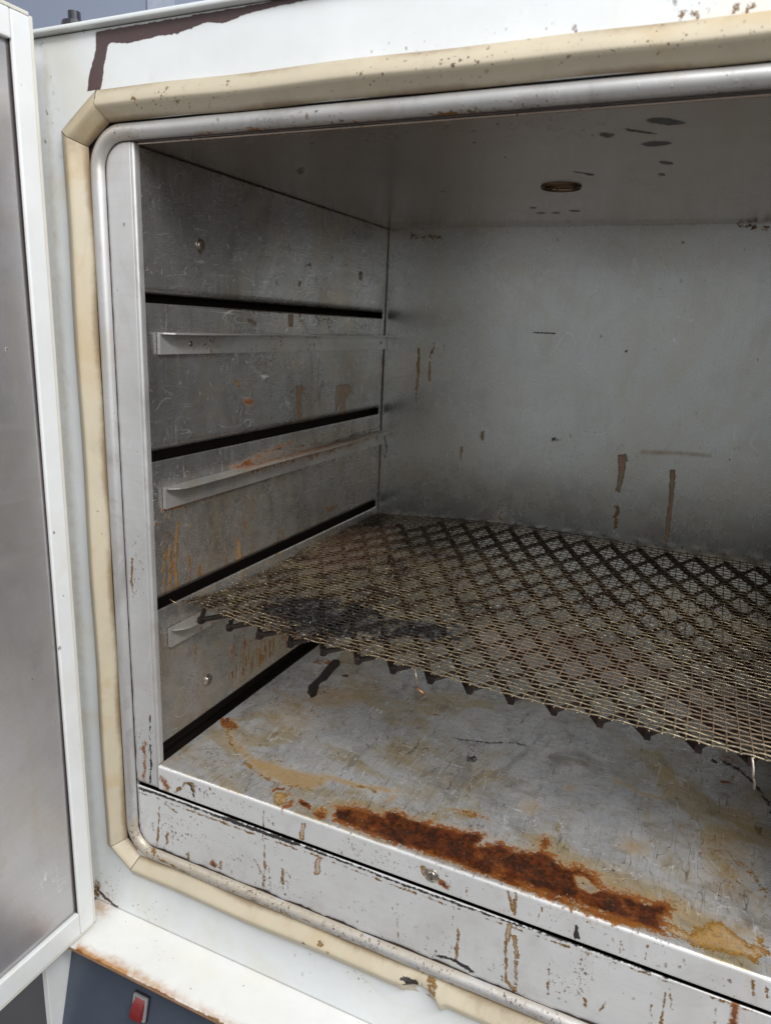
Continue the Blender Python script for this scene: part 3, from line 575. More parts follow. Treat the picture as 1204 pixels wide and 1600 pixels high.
it += [('rust', Z0, upper + lower, None, 6.0, 1.0), ('rust', Z0, [(895, 1368), (912, 1370), (936, 1391), (922, 1396), (903, 1386)], None, 2.0, -1.0),
       ('tan', Z0, [(1036, 1442), (1062, 1448), (1078, 1458), (1103, 1438), (1130, 1441), (1154, 1462), (1172, 1474), (1190, 1462), (1200, 1494), (1186, 1504), (1150, 1497), (1110, 1487), (1063, 1470), (1036, 1458)], None, 8, 0.85),
       ('rust', Z0, wobble([(423, 1238), (432, 1232), (448, 1234), (456, 1246), (452, 1258), (440, 1262)], 1.0, 3), 5, 2.5, 0.72), ('tan', Z0, ell(438, 1248, 14, 12), None, 4, 0.72), ('rust', Z0, wobble([(466, 1251), (480, 1258), (486, 1264)], 0.8), 8, 2.5, 0.85),
       ('rust', Z0, ell(501, 1270, 13, 10), None, 2.5, 0.62), ('tan', Z0, ell(501, 1269, 12, 9), None, 2, 0.9), ('rust', Z0, [(342, 1122), (358, 1121), (370, 1130), (376, 1138), (362, 1142), (350, 1140), (344, 1132)], None, 3, 0.72),
       ('tar', Z0, [(520, 1030), (530, 1030), (532, 1038), (518, 1052), (512, 1062), (500, 1068), (494, 1088), (486, 1092), (479, 1082), (482, 1070), (494, 1060), (505, 1046)], None, 2.0, 0.8), ('tar', Z0, ell(539, 1056, 7, 3), None, 1.4, 0.62), ('rust', Z0, ell(512, 1034, 30, 5), None, 5, 0.5),
       ('film', Z0, [(345, 1130), (362, 1132), (366, 1150), (395, 1180), (440, 1195), (480, 1205), (520, 1212), (510, 1230), (480, 1238), (440, 1230), (410, 1215), (385, 1195), (360, 1165)], None, 9, 0.95), ('tan', Z0, wobble([(356, 1140), (362, 1165), (385, 1193), (412, 1215), (440, 1226), (490, 1236)], 2, 4), 6, 6, 0.52),
       ('film', Z0, wobble([(500, 1210), (560, 1228), (620, 1236), (605, 1255)], 1.5), 10, 7, 0.9), ('tan', Z0, wobble([(545, 1228), (575, 1230), (600, 1248), (608, 1262)], 1.5), 4, 4, 0.55), ('rust', Z0, wobble([(707, 1262), (735, 1270), (763, 1278)], 1), 4, 4, 0.55), ('tan', Z0, ell(735, 1272, 28, 8, 12), None, 6, 0.55),
       ('film', Z0, [(1060, 1290), (1204, 1200), (1204, 1440), (1130, 1420), (1080, 1380)], None, 35, 0.7), ('film', Z0, ell(1140, 1370, 28, 20, 20), None, 14, 0.6), ('film', Z0, ell(890, 1232, 16, 9), None, 7, 0.7), ('film', Z0, ell(1046, 1212, 22, 10, 25), None, 10, 0.6), ('film', Z0, ell(830, 1260, 26, 18), None, 10, 0.65),
       ('film', Z0, ell(990, 1325, 40, 22, 15), None, 14, 0.7), ('film', Z0, ell(960, 1370, 60, 10, 15), None, 8, 0.7), ('film', Z0, ell(460, 1120, 60, 40), None, 30, 0.6), ('film', Z0, ell(520, 1090, 60, 24), None, 20, 0.7),
       ('tar', Z0, wobble([(1125, 1188), (1150, 1200), (1168, 1214), (1184, 1232), (1196, 1250), (1206, 1275)], 1.5, 5), 6, 3.5, 0.74), ('tar', Z0, wobble([(1110, 1186), (1120, 1192)], 0.5), 5, 2, 0.8), ('rust', Z0, wobble([(1122, 1222), (1142, 1222), (1146, 1212)], 1), 5, 2.5, 0.66), ('rust', Z0, ell(1138, 1185, 22, 8, 30), None, 6, 0.5),
       ('tar', Z0, wobble([(706, 1152), (725, 1156), (770, 1160), (805, 1160), (822, 1166)], 1.5, 4), [3] * 17, 5, 0.55), ('tar', Z0, ell(735, 1185, 14, 8), None, 5, 0.55), ('spk', Z0, ell(735, 1170, 40, 22), None, 12, 0.55), ('spk', Z0, [(400, 1040), (560, 1020), (600, 1080), (520, 1100), (380, 1120)], None, 18, 0.5), ('spk', Z0, ell(330, 1180, 50, 30, 25), None, 16, 0.4),
       ('spk', Z0, upper + lower, None, 22, 0.45), ('scr', Z0, [(420, 1060), (800, 1080), (1150, 1200), (1150, 1420), (800, 1280), (400, 1200)], None, 40, 0.9),
       ('spk', Z0, ell(1040, 1410, 22, 14), None, 8, 0.9), ('spk', Z0, ell(1120, 1390, 50, 40), None, 20, 0.25)]
it += [('film', Z0, wobble([(250, 1196), (300, 1170), (345, 1140)], 2), 8, 8, 0.6), ('tan', Z0, wobble([(1085, 1340), (1120, 1330), (1170, 1360), (1200, 1400)], 3, 4), 6, 9, 0.52), ('film', Z0, wobble([(955, 1215), (1000, 1240), (1040, 1250), (1060, 1220)], 2, 4), 6, 5, 0.8), ('tan', Z0, wobble([(640, 1110), (700, 1120)], 3), 8, 8, 0.44), ('rust', Z0, upper, 6, 8, 0.62), ('tan', Z0, [(650, 1318), (760, 1352), (900, 1395), (1000, 1440), (1040, 1462), (958, 1443), (820, 1392), (650, 1332)], None, 6, 0.8), ('film', Z0, [(490, 1235), (720, 1280), (900, 1330), (1080, 1400), (1200, 1450), (1204, 1500), (1000, 1452), (520, 1285)], None, 30, 0.75), ('rust', Z0, [(780, 1368), (900, 1402), (985, 1438), (950, 1438), (820, 1390)], None, 4, -0.45)]
f1 = (1, 0.0002)
def fd(x0, y0, x1, y1, w0, w1, ch='tan', st=0.75, soft=2.0): it.append((ch, f1, wobble([(x0, y0), (x1, y1)], 0.5, 5), list(np.linspace(w0, w1, 6)), soft, st))
fd(474, 1286, 470, 1312, 7, 8, st=0.95); fd(411, 1262, 411, 1300, 2, 2, st=0.55); fd(793, 1392, 800, 1425, 4, 3); fd(805, 1395, 803, 1430, 3, 3); fd(846, 1418, 838, 1440, 3, 2, st=0.6); fd(900, 1445, 900, 1468, 7, 11, 'tar', 0.85)
fd(972, 1455, 968, 1490, 2, 2, st=0.6); fd(1010, 1475, 1006, 1500, 5, 4, st=0.6); fd(660, 1352, 664, 1368, 9, 8, st=0.9); fd(684, 1376, 702, 1388, 8, 10, 'rust', 0.75); fd(729, 1385, 728, 1400, 4, 3, st=0.62); fd(1175, 1530, 1176, 1560, 4, 4, st=0.62); fd(1195, 1540, 1199, 1560, 6, 5, st=0.58)
it += [('rust', f1, wobble([(250, 1215), (262, 1228), (256, 1240)], 1), 8, 3, 0.72), ('tan', f1, wobble([(275, 1240), (290, 1224), (300, 1225), (302, 1238)], 1), 6, 3, 0.72), ('tar', f1, wobble([(296, 1222), (302, 1240), (304, 1252)], 0.8), 3, 1.6, 0.66), ('rust', f1, wobble([(252, 1240), (275, 1250)], 1), 9, 3, 0.8),
       ('tar', f1, wobble([(250, 1242), (280, 1256), (300, 1268), (330, 1283), (395, 1312)], 1, 5), 5, 2.5, 0.85), ('spk', f1, [(245, 1205), (420, 1270), (420, 1310), (245, 1245)], None, 8, 0.5), ('spk', f1, ell(600, 1345, 90, 16, 22), None, 8, 0.5), ('spk', f1, ell(920, 1460, 300, 16, 20), None, 8, 0.35),
       ('rust', f1, wobble([(245, 1237), (609, 1377), (1204, 1590)], 0.7, 40), 3, 2.5, 0.62)]
paint(tray, it)

# ---- chamber walls
slots = [(0.0050, 0.4905, 0.1595, 0.1692), (0.0050, 0.4905, 0.3005, 0.3092), (0.0050, 0.4905, 0.4372, 0.4447)]
def wlines(): return lines(0.0085, D - 0.001, 0.0018, (0.4905,)), lines(0.0198, H - 0.0012, 0.0016, [v for s in slots for v in s[2:]])
yl, zl = wlines(); hs = [(0.0085, s[1], s[2], s[3]) for s in slots]
def lip(u, w):
    d = 0 * u
    for s in slots: d -= 0.0035 * np.exp(-np.clip((w - s[3]) / 0.0030, 0, 9) ** 2) * (w >= s[3] - 1e-6) * (u < 0.4905) * (u > 0.0095)
    return d - 0.0005 * np.sin(u * 11) * np.sin(w * 14)
wl = sheet('side_wall', 0, 0.0, yl, zl, M['wall'], oven, holes=hs, disp=lip, thick=0.0010)
X0 = (0, 0.0); wi = []
def wd(pts, w, ch='tan', st=0.75, soft=2.5, amp=0.5, n=4): 
    p = wobble(pts, amp, n); wi.append((ch, X0, p, w if not hasattr(w, '__len__') else list(np.interp(np.linspace(0, 1, len(p)), np.linspace(0, 1, len(w)), w)), soft, st))
wi.append(('tan', X0, [(526, 602), (548, 600), (549, 612), (540, 625), (538, 648), (530, 648), (532, 626), (524, 646), (523, 620)], None, 2.2, 0.95))
wd([(468, 602), (467, 625), (466, 662)], [13, 9, 2], st=0.75); wd([(455, 490), (454, 512)], [10, 6], st=0.7); wd([(388, 625), (390, 632)], [14, 10], 'rust', 0.7, 4); wd([(369, 592), (373, 606)], [8, 6], 'tan', 0.7, 3)
wd([(386, 500), (400, 506)], 5, 'tan', 0.6, 4); wd([(512, 485), (508, 508)], [6, 4], 'spk', 0.9, 6)
wi += [('film', X0, [(235, 730), (590, 650), (590, 800), (430, 1020), (240, 1180)], None, 40, 0.5), ('spk', X0, [(240, 1040), (330, 1060), (320, 1110), (245, 1165)], None, 15, 0.7), ('spk', X0, [(470, 495), (520, 490), (520, 512), (470, 512)], None, 8, 0.8), ('spk', X0, [(340, 560), (500, 590), (510, 655), (400, 690), (350, 640)], None, 20, 0.65), ('spk', X0, [(450, 590), (505, 600), (505, 660), (455, 668)], None, 10, 0.75),
       ('rust', X0, [(355, 730), (420, 700), (450, 688), (455, 694), (430, 705), (400, 722), (370, 738)], None, 5, 0.62), ('film', X0, [(340, 760), (420, 690), (580, 650), (590, 672), (450, 725)], None, 10, 0.6),
       ('scr', X0, [(205, 225), (330, 300), (420, 560), (420, 720), (235, 760), (215, 400)], None, 60, 1.0), ('scr', X0, ell(300, 585, 30, 25, 40), None, 10, 1.0),
       ('spk', X0, [(240, 780), (430, 740), (440, 880), (250, 950)], None, 22, 0.45), ('spk', X0, [(350, 1000), (460, 960), (470, 1010), (400, 1075), (340, 1100), (320, 1080)], None, 14, 0.95), ('film', X0, [(370, 1010), (460, 970), (470, 1010), (400, 1070), (355, 1090)], None, 14, 0.95),
       ('spk', X0, [(240, 960), (340, 1000), (330, 1120), (245, 1160)], None, 20, 0.45), ('film', X0, [(240, 960), (460, 960), (380, 1090), (245, 1170)], None, 30, 0.55), ('film', X0, [(240, 860), (420, 780), (420, 870), (240, 945)], None, 30, 0.45),
       ('spk', X0, [(480, 700), (590, 660), (585, 770), (500, 800)], None, 20, 0.25), ('tan', X0, [(506, 790), (530, 784), (528, 794), (512, 806)], None, 5, 0.58), ('film', X0, [(590, 690), (598, 672), (598, 730), (588, 725)], None, 5, 0.8)]
for (x, y0, y1, w0, w1) in ((257, 855, 935, 4, 5), (266, 850, 928, 6, 6), (276, 815, 925, 6, 8), (296, 868, 918, 6, 4), (313, 880, 905, 4, 4), (355, 866, 890, 3, 3), (373, 842, 882, 10, 11), (384, 815, 830, 5, 3), (433, 868 - 20, 868, 5, 4), (306, 1000, 1030, 3, 3), (470, 632, 658, 3, 2)):
    wd([(x, y0), (x - 1, (y0 + y1) / 2), (x + 1, y1)], [w0, (w0 + w1) / 2, w1], st=0.74, soft=2.2, amp=0.9)
for k in range(70):     # short rusty runs under the shelf
    x = 352 + 112 * rng.random() ** 0.7; yb = 1092 - (x - 340) * 0.74 - rng.random() ** 2 * 60; L_ = rng.uniform(8, 34); wd([(x, yb - L_), (x, yb)], [2.6, 1.6], rng.choice(['tan', 'rust']), rng.uniform(0.62, 0.95), 1.3, 0.5, 3)
for k in range(30):
    x = rng.uniform(240, 480); y = rng.uniform(740, 900); wd([(x, y), (x + rng.normal() * 2, y + rng.uniform(5, 22))], [1.6, 1.0], 'tan', rng.uniform(0.55, 0.8), 1.4, 0.4, 3)
wd([(272, 812), (262, 800), (258, 812)], [2, 2], 'tan', 0.7, 1.5); wd([(270, 745), (340, 724), (400, 706), (520, 690), (600, 665)], 3, 'tar', 0.56, 3); wd([(252, 797), (270, 795), (400, 750), (480, 725)], 2, 'rust', 0.56, 2.5)
wd([(478, 415), (486, 413)], 4, 'tan', 0.6, 3); wd([(468, 440), (468, 448)], 3, 'tan', 0.7, 3); wd([(602, 690), (603, 715)], 2, 'tar', 0.6, 1.5)
paint(wl, wi)
gy = lines(0.0085, D - 0.001, 0.02)
wr = sheet('side_wall', 0, XR, lines(0.0085, D - 0.001, 0.02, (0.4905,)), lines(0.0198, H - 0.0012, 0.01, [v for s in slots for v in s[2:]]), M['wall'], oven, holes=hs, thick=0.001, flip=True)
for xd in (-0.034, XR + 0.033): boxes('duct_wall', [(xd, xd + 0.001, 0.004, D + 0.004, -0.02, H + 0.01)], M['void'], oven)
back = sheet('back_wall', 1, D, lines(-0.002, XR + 0.002, 0.0022), lines(-0.002, H + 0.001, 0.0022), M['back'], oven, thick=0.001, flip=True)
YB = (1, D); bi = []
def bd(pts, w, ch='tan', st=0.75, soft=2.5, amp=0.5, n=5):
    p = wobble(pts, amp, n); bi.append((ch, YB, p, list(np.interp(np.linspace(0, 1, len(p)), np.linspace(0, 1, len(w)), w)) if hasattr(w, '__len__') else w, soft, st))
bd([(655, 542), (653, 590), (650, 636)], [4, 5, 2.5], st=0.8); bd([(679, 535), (672, 560), (671, 594)], [1.5, 2, 3], st=0.75); bd([(694, 518), (692, 553)], [1.2, 1.5], 'tar', 0.55); bd([(972, 710), (970, 745), (964, 768)], [14, 9, 6], st=0.95); bd([(965, 790), (960, 835)], [9, 6], 'tan', 0.60, 4)
bd([(1050, 734), (1048, 780), (1039, 848)], [8, 7, 6], st=0.95); bd([(753, 672), (754, 690)], [11, 4], 'tan', 0.62); bd([(721, 695), (720, 720)], [4, 3], 'tan', 0.58); bd([(601, 680), (604, 700), (601, 715)], [2.4, 2.4, 2], 'tar', 0.7, 1.6); bd([(833, 520), (868, 521)], [2, 1.2], 'tar', 0.66, 2)
bd([(785, 790), (783, 816)], [14, 12], 'tan', 0.53, 4); bd([(1000, 706), (1060, 708), (1110, 712)], [5, 5, 4], 'film', 0.8, 5); bd([(860, 686), (876, 688)], [6, 5], 'tar', 0.52, 4); bd([(640, 368), (690, 372)], [8, 6], 'tan', 0.55, 6); bd([(1150, 352), (1204, 356)], [8, 8], 'tan', 0.5, 6)
bi += [('scr', YB, ell(720, 810 - 15, 130, 40), None, 40, 0.9), ('scr', YB, ell(1040, 505, 40, 30, -40), None, 15, 1.0), ('film', YB, [(600, 795), (1204, 868), (1204, 900), (600, 815)], None, 14, 0.8), ('spk', YB, ell(785, 800, 12, 18), None, 8, 0.9), ('spk', YB, ell(1000, 700, 180, 30), None, 30, 0.02), ('film', YB, ell(680, 530, 50, 30), None, 25, 0.4),
       ('tan', YB, wobble([(610, 352), (900, 350), (1204, 346)], 0.6, 20), 3, 3, 0.5), ('film', YB, ell(1120, 790, 70, 40), None, 30, 0.35)]
paint(back, bi)
hole_c, hole_r = (0.2905, 0.2425), 0.0185
ceil = sheet('chamber_ceiling', 2, H, lines(-0.002, XR + 0.002, 0.003), lines(0.006, D - 0.0005, 0.003), M['ceil'], oven, thick=-0.001,
             holefn=lambda u, w: (u - hole_c[0]) ** 2 + (w - hole_c[1]) ** 2 < (hole_r - 0.002) ** 2, flip=True)
ZC = (2, H); ci = []
for (cx_, cy_, rx, ry, rt, st) in ((1040, 187, 32, 6, 4, 0.8), (1000, 203, 34, 4, 8, 0.62), (1024, 222, 26, 5, -2, 0.7), (1040, 252, 13, 3, 8, 0.8), (1034, 271, 8, 3, 0, 0.7), (948, 208, 16, 6, 0, 0.55), (908, 268, 24, 2, 8, 0.7), (920, 270, 10, 2.4, 5, 0.8), (845, 331, 8, 1.6, 0, 0.8), (868, 331, 7, 1.6, 0, 0.8), (897, 328, 10, 1.8, 4, 0.8), (832, 323, 8, 2, 0, 0.6),
                                   (696, 197, 8, 2, 5, 0.7), (740, 202, 8, 2, 0, 0.66), (740, 221, 2.5, 2.5, 0, 0.9), (785, 243, 14, 1.2, 12, 0.6), (690, 298, 10, 1.2, 0, 0.6), (470, 265, 10, 7, -10, 0.55), (487, 222, 6, 2, 0, 0.6), (600, 205, 50, 2, -3, 0.52), (860, 213, 50, 2, -2, 0.5), (780, 190, 12, 6, 0, 0.5)):
    ci.append(('tar', ZC, ell(cx_, cy_, rx, ry, rt), None, 3.5, st))
ci += [('film', ZC, [(600, 345), (1204, 338), (1204, 348), (600, 356)], None, 12, 0.8), ('spk', ZC, [(300, 215), (900, 175), (900, 200), (300, 225)], None, 25, 0.3)]
paint(ceil, ci)
bm = bmesh.new()     # vent collar
for (r0, r1, z0, z1) in ((hole_r - 0.0012, hole_r, H - 0.0022, H + 0.012),):
    n = 48; rg = []
    for k in range(n):
        a = 2 * math.pi * k / n; c_, s_ = math.cos(a), math.sin(a)
        rg.append([bm.verts.new((hole_c[0] + r * c_, hole_c[1] + r * s_, z)) for r, z in ((r0, z1), (r0, z0), (r0 + 0.0008, z0 - 0.0006), (r1, z0 + 0.0004), (r1 + 0.0006, z1 - 0.010))])
    for k in range(n):
        for j in range(4): bm.faces.new((rg[k][j], rg[(k + 1) % n][j], rg[(k + 1) % n][j + 1], rg[k][j + 1]))
bmesh.ops.recalc_face_normals(bm, faces=bm.faces[:]); me = bpy.data.meshes.new('vent_collar'); bm.to_mesh(me); bm.free(); vc = link('vent_collar', me, simple('dull_brass', (0.16, 0.10, 0.055), 0.4, 0.8), ceil, True)
bm = bmesh.new(); n = 40
r1_ = [bm.verts.new((hole_c[0] + hole_r * math.cos(2 * math.pi * k / n), hole_c[1] + hole_r * math.sin(2 * math.pi * k / n), H + 0.004)) for k in range(n)]
r2_ = [bm.verts.new((v.co.x, v.co.y, H + 0.07)) for v in r1_]
for k in range(n): bm.faces.new((r1_[k], r1_[(k + 1) % n], r2_[(k + 1) % n], r2_[k]))
bm.faces.new(r2_); me = bpy.data.meshes.new('vent_tube'); bm.to_mesh(me); bm.free(); link('vent_tube', me, simple('dark_vent_bore', (0.09, 0.05, 0.028), 0.5), ceil, True)  # bore given a dark brown colour
# seams of the liner
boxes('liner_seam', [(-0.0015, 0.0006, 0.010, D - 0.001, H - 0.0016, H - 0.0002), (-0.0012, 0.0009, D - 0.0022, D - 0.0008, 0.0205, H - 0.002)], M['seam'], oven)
# light-tight shell round the liner
boxes('insulation_box', [(-0.05, XR + 0.05, D + 0.02, D + 0.03, -0.12, H + 0.08), (-0.05, XR + 0.05, 0.012, D + 0.02, H + 0.072, H + 0.08), (-0.05, XR + 0.05, 0.016, D + 0.02, -0.12, -0.112), (-0.05, -0.045, 0.012, D + 0.02, -0.112, H + 0.072), (XR + 0.045, XR + 0.05, 0.012, D + 0.02, -0.112, H + 0.072)], M['void'], oven)

# ---- support rails
def rail(z_top, h, parent, side=0):
    y0, y1, w = 0.0215, 0.4985, 0.0125
    bm = bmesh.new(); g1 = bmesh.ops.create_cube(bm, size=1, matrix=Matrix.Translation((0.0024, (y0 + y1) / 2, z_top - h / 2)) @ Matrix.Diagonal((0.0034, y1 - y0, h, 1)))
    N = 60; top_, bot = [], []
    for k in range(N + 1):
        y = y0 + 0.0005 + (y1 - y0 - 0.001) * k / N; q = min(1, (y - y0) / 0.026); ww = w * math.sqrt(max(0, 1 - (1 - q) ** 2)) + 0.0004
        ww += 0.0003 * math.sin(y * 70)
        dz = -0.0004 * math.sin(y * 25) + 0.0002
        top_.append((bm.verts.new((0.0041, y, z_top)), bm.verts.new((0.0041 + ww, y, z_top + dz)))); bot.append((bm.verts.new((0.0041, y, z_top - 0.0014)), bm.verts.new((0.0041 + ww, y, z_top - 0.0014 + dz))))
    for k in range(N):
        for a, b, f in ((top_[k], top_[k + 1], 1), (bot[k], bot[k + 1], 0)): bm.faces.new((a[0], a[1], b[1], b[0]))
        bm.faces.new((top_[k][1], bot[k][1], bot[k + 1][1], top_[k + 1][1]))
    bm.faces.new((top_[0][0], top_[0][1], bot[0][1], bot[0][0])); bm.faces.new((top_[N][0], top_[N][1], bot[N][1], bot[N][0]))
    bmesh.ops.subdivide_edges(bm, edges=[e for e in bm.edges if e.calc_length() > 0.1], cuts=150, use_grid_fill=True)
    if side:
        for v in bm.verts: v.co.x = XR - v.co.x
    bmesh.ops.recalc_face_normals(bm, faces=bm.faces[:]); me = bpy.data.meshes.new('support_rail'); bm.to_mesh(me); bm.free()
    return link('support_rail', me, M['railm'], parent)
M['railm'] = surface('rail_steel', (0.62, 0.60, 0.57), 0.65, 0.34, (60, 4, 300), 0.14, 0.05, 0.5, tintamt=0.35)
for zt, h in ((0.4132, 0.0187), (0.2755, 0.0200), (0.1370, 0.0190)):
    rl = rail(zt, h, oven); zz = (2, zt)
    its = [('spk', (0, 0.0041), [(240, 100), (700, 100), (700, 1200), (240, 1200)], None, 10, 0.25)]
    if zt < 0.3: its += [('rust', zz, wobble([(370, 735), (430, 718), (500, 700), (590, 672)], 1.5), 7, 4, 0.66), ('film', zz, [(290, 760), (600, 665), (600, 690), (290, 775)], None, 6, 0.7)]
    if zt < 0.2: its += [('rust', (0, 0.0041), [(300, 960), (420, 950), (420, 1010), (300, 1020)], None, 6, 0.34)]
    if zt > 0.4: its += [('rust', zz, wobble([(330, 514), (430, 517), (600, 520)], 0.5), 3, 4, 0.62)]
    paint(rl, its)
    rail(zt, h, oven, 1)
# ---- screws
def screw(pt, axis, parent, r=0.0042):
    bm = bmesh.new(); bmesh.ops.create_uvsphere(bm, u_segments=20, v_segments=10, radius=r)
    for v in bm.verts: v.co.z = max(v.co.z, 0) * 0.55
    bmesh.ops.delete(bm, geom=[f for f in bm.faces if all(v.co.z < 1e-6 for v in f.verts)], context='FACES')
    for v in bm.verts:      # cross recess
        if (abs(v.co.x) < r * 0.22 or abs(v.co.y) < r * 0.22) and math.hypot(v.co.x, v.co.y) < r * 0.62: v.co.z -= r * 0.32
    bmesh.ops.create_cone(bm, cap_ends=True, segments=20, radius1=r * 1.55, radius2=r * 1.45, depth=0.0006, matrix=Matrix.Translation((0, 0, 0.0002)))
    m = Vector(axis).to_track_quat('Z', 'Y').to_matrix().to_4x4(); m.translation = Vector(pt)
    me = bpy.data.meshes.new('screw'); bm.to_mesh(me); bm.free(); me.transform(m); return link('screw', me, M['screw'], parent, True)
screw((0.0004, 0.0839, 0.4907), (1, 0, 0), wl); screw((0.0004, 0.4148, 0.4897), (1, 0, 0), wl, 0.0038); screw((0.0004, 0.0812, 0.0556), (1, 0, 0), wl, 0.0042)
sp_ = un(674, 1368, 1, 0.0); screw((sp_[0], -0.0001, sp_[2]), (0, -1, 0), tray, 0.0042)
for (yy, zz) in ((0.062, 0.4035), (0.478, 0.4035), (0.478, 0.266)): screw((0.0041, yy, zz), (1, 0, 0), wl, 0.0017)

# ================================================================== DOOR (part of the oven)
DX = -0.066; DZ0, DZ1 = -0.1885, 0.6430; DY1 = -0.0262; DYL = -0.62
door = boxes('door', [(DX - 0.055, DX - 0.0060, DYL, DY1 - 0.001, DZ0 + 0.001, DZ1 - 0.001)], M['door_paint'], oven, 0.003)
SE = DY1 - 0.0205
boxes('door_frame', [(DX - 0.0058, DX, SE, DY1 - 0.0032, DZ0, DZ1), (DX - 0.0058, DX, DYL, SE - 0.0006, DZ0, DZ0 + 0.0255), (DX - 0.0058, DX, DYL, SE - 0.0006, DZ1 - 0.0205, DZ1)], M['door_paint'], door, 0.0012)
boxes('door_edge_trim', [(DX - 0.040, DX - 0.0009, DY1 - 0.0029, DY1, DZ0 - 0.0012, DZ1 + 0.0012), (DX - 0.040, DX - 0.0009, DYL, DY1 - 0.0032, DZ0 - 0.0034, DZ0 - 0.0006), (DX - 0.040, DX - 0.0009, DYL, DY1 - 0.0032, DZ1 + 0.0006, DZ1 + 0.0034)], simple('yellowed_trim_paint', (0.62, 0.60, 0.53), 0.4, 0, 0.12, 40), door, 0.0006)
boxes('frame_joint_line', [(DX - 0.0057, DX - 0.0030, SE - 0.0006, SE - 0.0001, DZ0 + 0.002, DZ1 - 0.002)], M['seam'], door)  # dark strip fills the joint beside the stile
LY = lines(DYL + 0.01, SE - 0.0002, 0.004); LZ = lines(DZ0 + 0.0252, DZ1 - 0.0202, 0.006)
def dome(u, w): return 0.0025 * np.clip((-0.0180 - u) / 0.02, 0, 1) ** 0.5 * 0 + 0.0006 * np.sin(w * 9 + u * 4)
dl = sheet('door_liner', 0, DX - 0.0040, LY, LZ, M['door_steel'], door, disp=dome, thick=0.001)
paint(dl, [('spk', (0, DX - 0.004), ell(60, 1300, 40, 100), None, 30, 0.01), ('scr', (0, DX - 0.004), ell(60, 1400, 60, 80), None, 30, 0.8), ('film', (0, DX - 0.004), wobble([(48, 1150), (55, 1250), (62, 1350)], 2), 10, 12, 0.5), ('tar', (0, DX - 0.004), wobble([(50, 1160), (54, 1230)], 1), 2, 3, 0.47), ('film', (0, DX - 0.004), wobble([(18, 520), (24, 640)], 2), 8, 10, 0.45)])  # film smudges and faint line paint in streaky reflections; scratches are wear

# ================================================================== EXPANDED METAL + WOVEN WIRE
def sst(x): x = np.clip(x, 0, 1); return x * x * (3 - 2 * x)
def bow(x, y): t = y - 0.04; return (-0.06 * t + 0.209 * t * t) * (0.12 + 0.88 * sst(x / 0.25))
def bar_mesh(name, segs, mat, parent=None):
    """flat tilted strips between pairs of points: (p, q, width, height, tilt)"""
    V, F = [], []
    for (p, q, w, h, tl) in segs:
        p, q = np.array(p), np.array(q); d = q - p; L = np.linalg.norm(d); d /= L; p = p - d * w * 0.3; q = q + d * w * 0.3
        side = np.cross([0, 0, 1], d); side /= np.linalg.norm(side); up = np.cross(d, side)
        s2 = side * math.cos(tl) + up * math.sin(tl); u2 = -side * math.sin(tl) + up * math.cos(tl); b = len(V)
        for e_ in (p, q):
            for (i, j) in ((-1, -1), (1, -1), (1, 1), (-1, 1)): V.append(e_ + s2 * i * w / 2 + u2 * j * h / 2)
        F += [(b, b + 1, b + 2, b + 3), (b + 7, b + 6, b + 5, b + 4)] + [(b + i, b + 4 + i, b + 4 + (i + 1) % 4, b + (i + 1) % 4) for i in range(4)]
    return mesh(name, V, F, mat, parent)
PX, PY, EX0, EY0 = 0.0348, 0.0300, 0.1582, 0.0440
segs = []
def node(i, j):
    x = EX0 + PX * (i + (0.5 if j % 2 else 0)); y = EY0 + PY * j - 0.008 * (x - 0.16) / 0.35
    return np.array([x + 0.0006 * math.sin(i * 3.1 + j * 1.7), y + 0.0006 * math.sin(i * 1.3 + j * 2.9), 0.1397 + bow(x, y)])
XE0, XE1 = 0.0035, XR - 0.006
for j in range(0, 15):
    for i in range(-6, 14):
        p = node(i, j)
        for k in ((0, -1) if j % 2 == 0 else (0, 1)):
            q = node(i + k, j + 1); a, b = (p, q) if p[0] < q[0] else (q, p)
            if b[0] < XE0 or a[0] > XE1: continue
            if a[0] < XE0: t = (XE0 - a[0]) / (b[0] - a[0]); a = a + (b - a) * t
            if b[0] > XE1: t = (XE1 - a[0]) / (b[0] - a[0]); b = a + (b - a) * t
            if max(a[1], b[1]) > D - 0.004: continue
            if np.linalg.norm(b - a) < 0.003: continue
            fam = (q[0] > p[0])
            segs.append((a + [0, 0, 0.0003 if fam else 0], b + [0, 0, 0.0003 if fam else 0], 0.0026, 0.0068, 0.62 if fam else -0.62))
        if j % 2 in (0, 1) and XE0 < p[0] - 0.002 and p[0] + 0.002 < XE1 and p[1] < D - 0.006: segs.append((p - [0, 0.0022 if j else 0.0006, 0], p + [0, 0.0022, 0], 0.0050, 0.0066, 0.0))
ex = empty('expanded_metal_shelf', (0.30, 0.27, 0.134), 'blackened coarse diamond expanded-metal sheet with saw-toothed front edge, resting on the lowest rails', 'shelf')
eo = bar_mesh('diamond_grid', segs, M['expanded'], ex)
bv = eo.modifiers.new('edges', 'BEVEL'); bv.width = 0.0005; bv.segments = 2
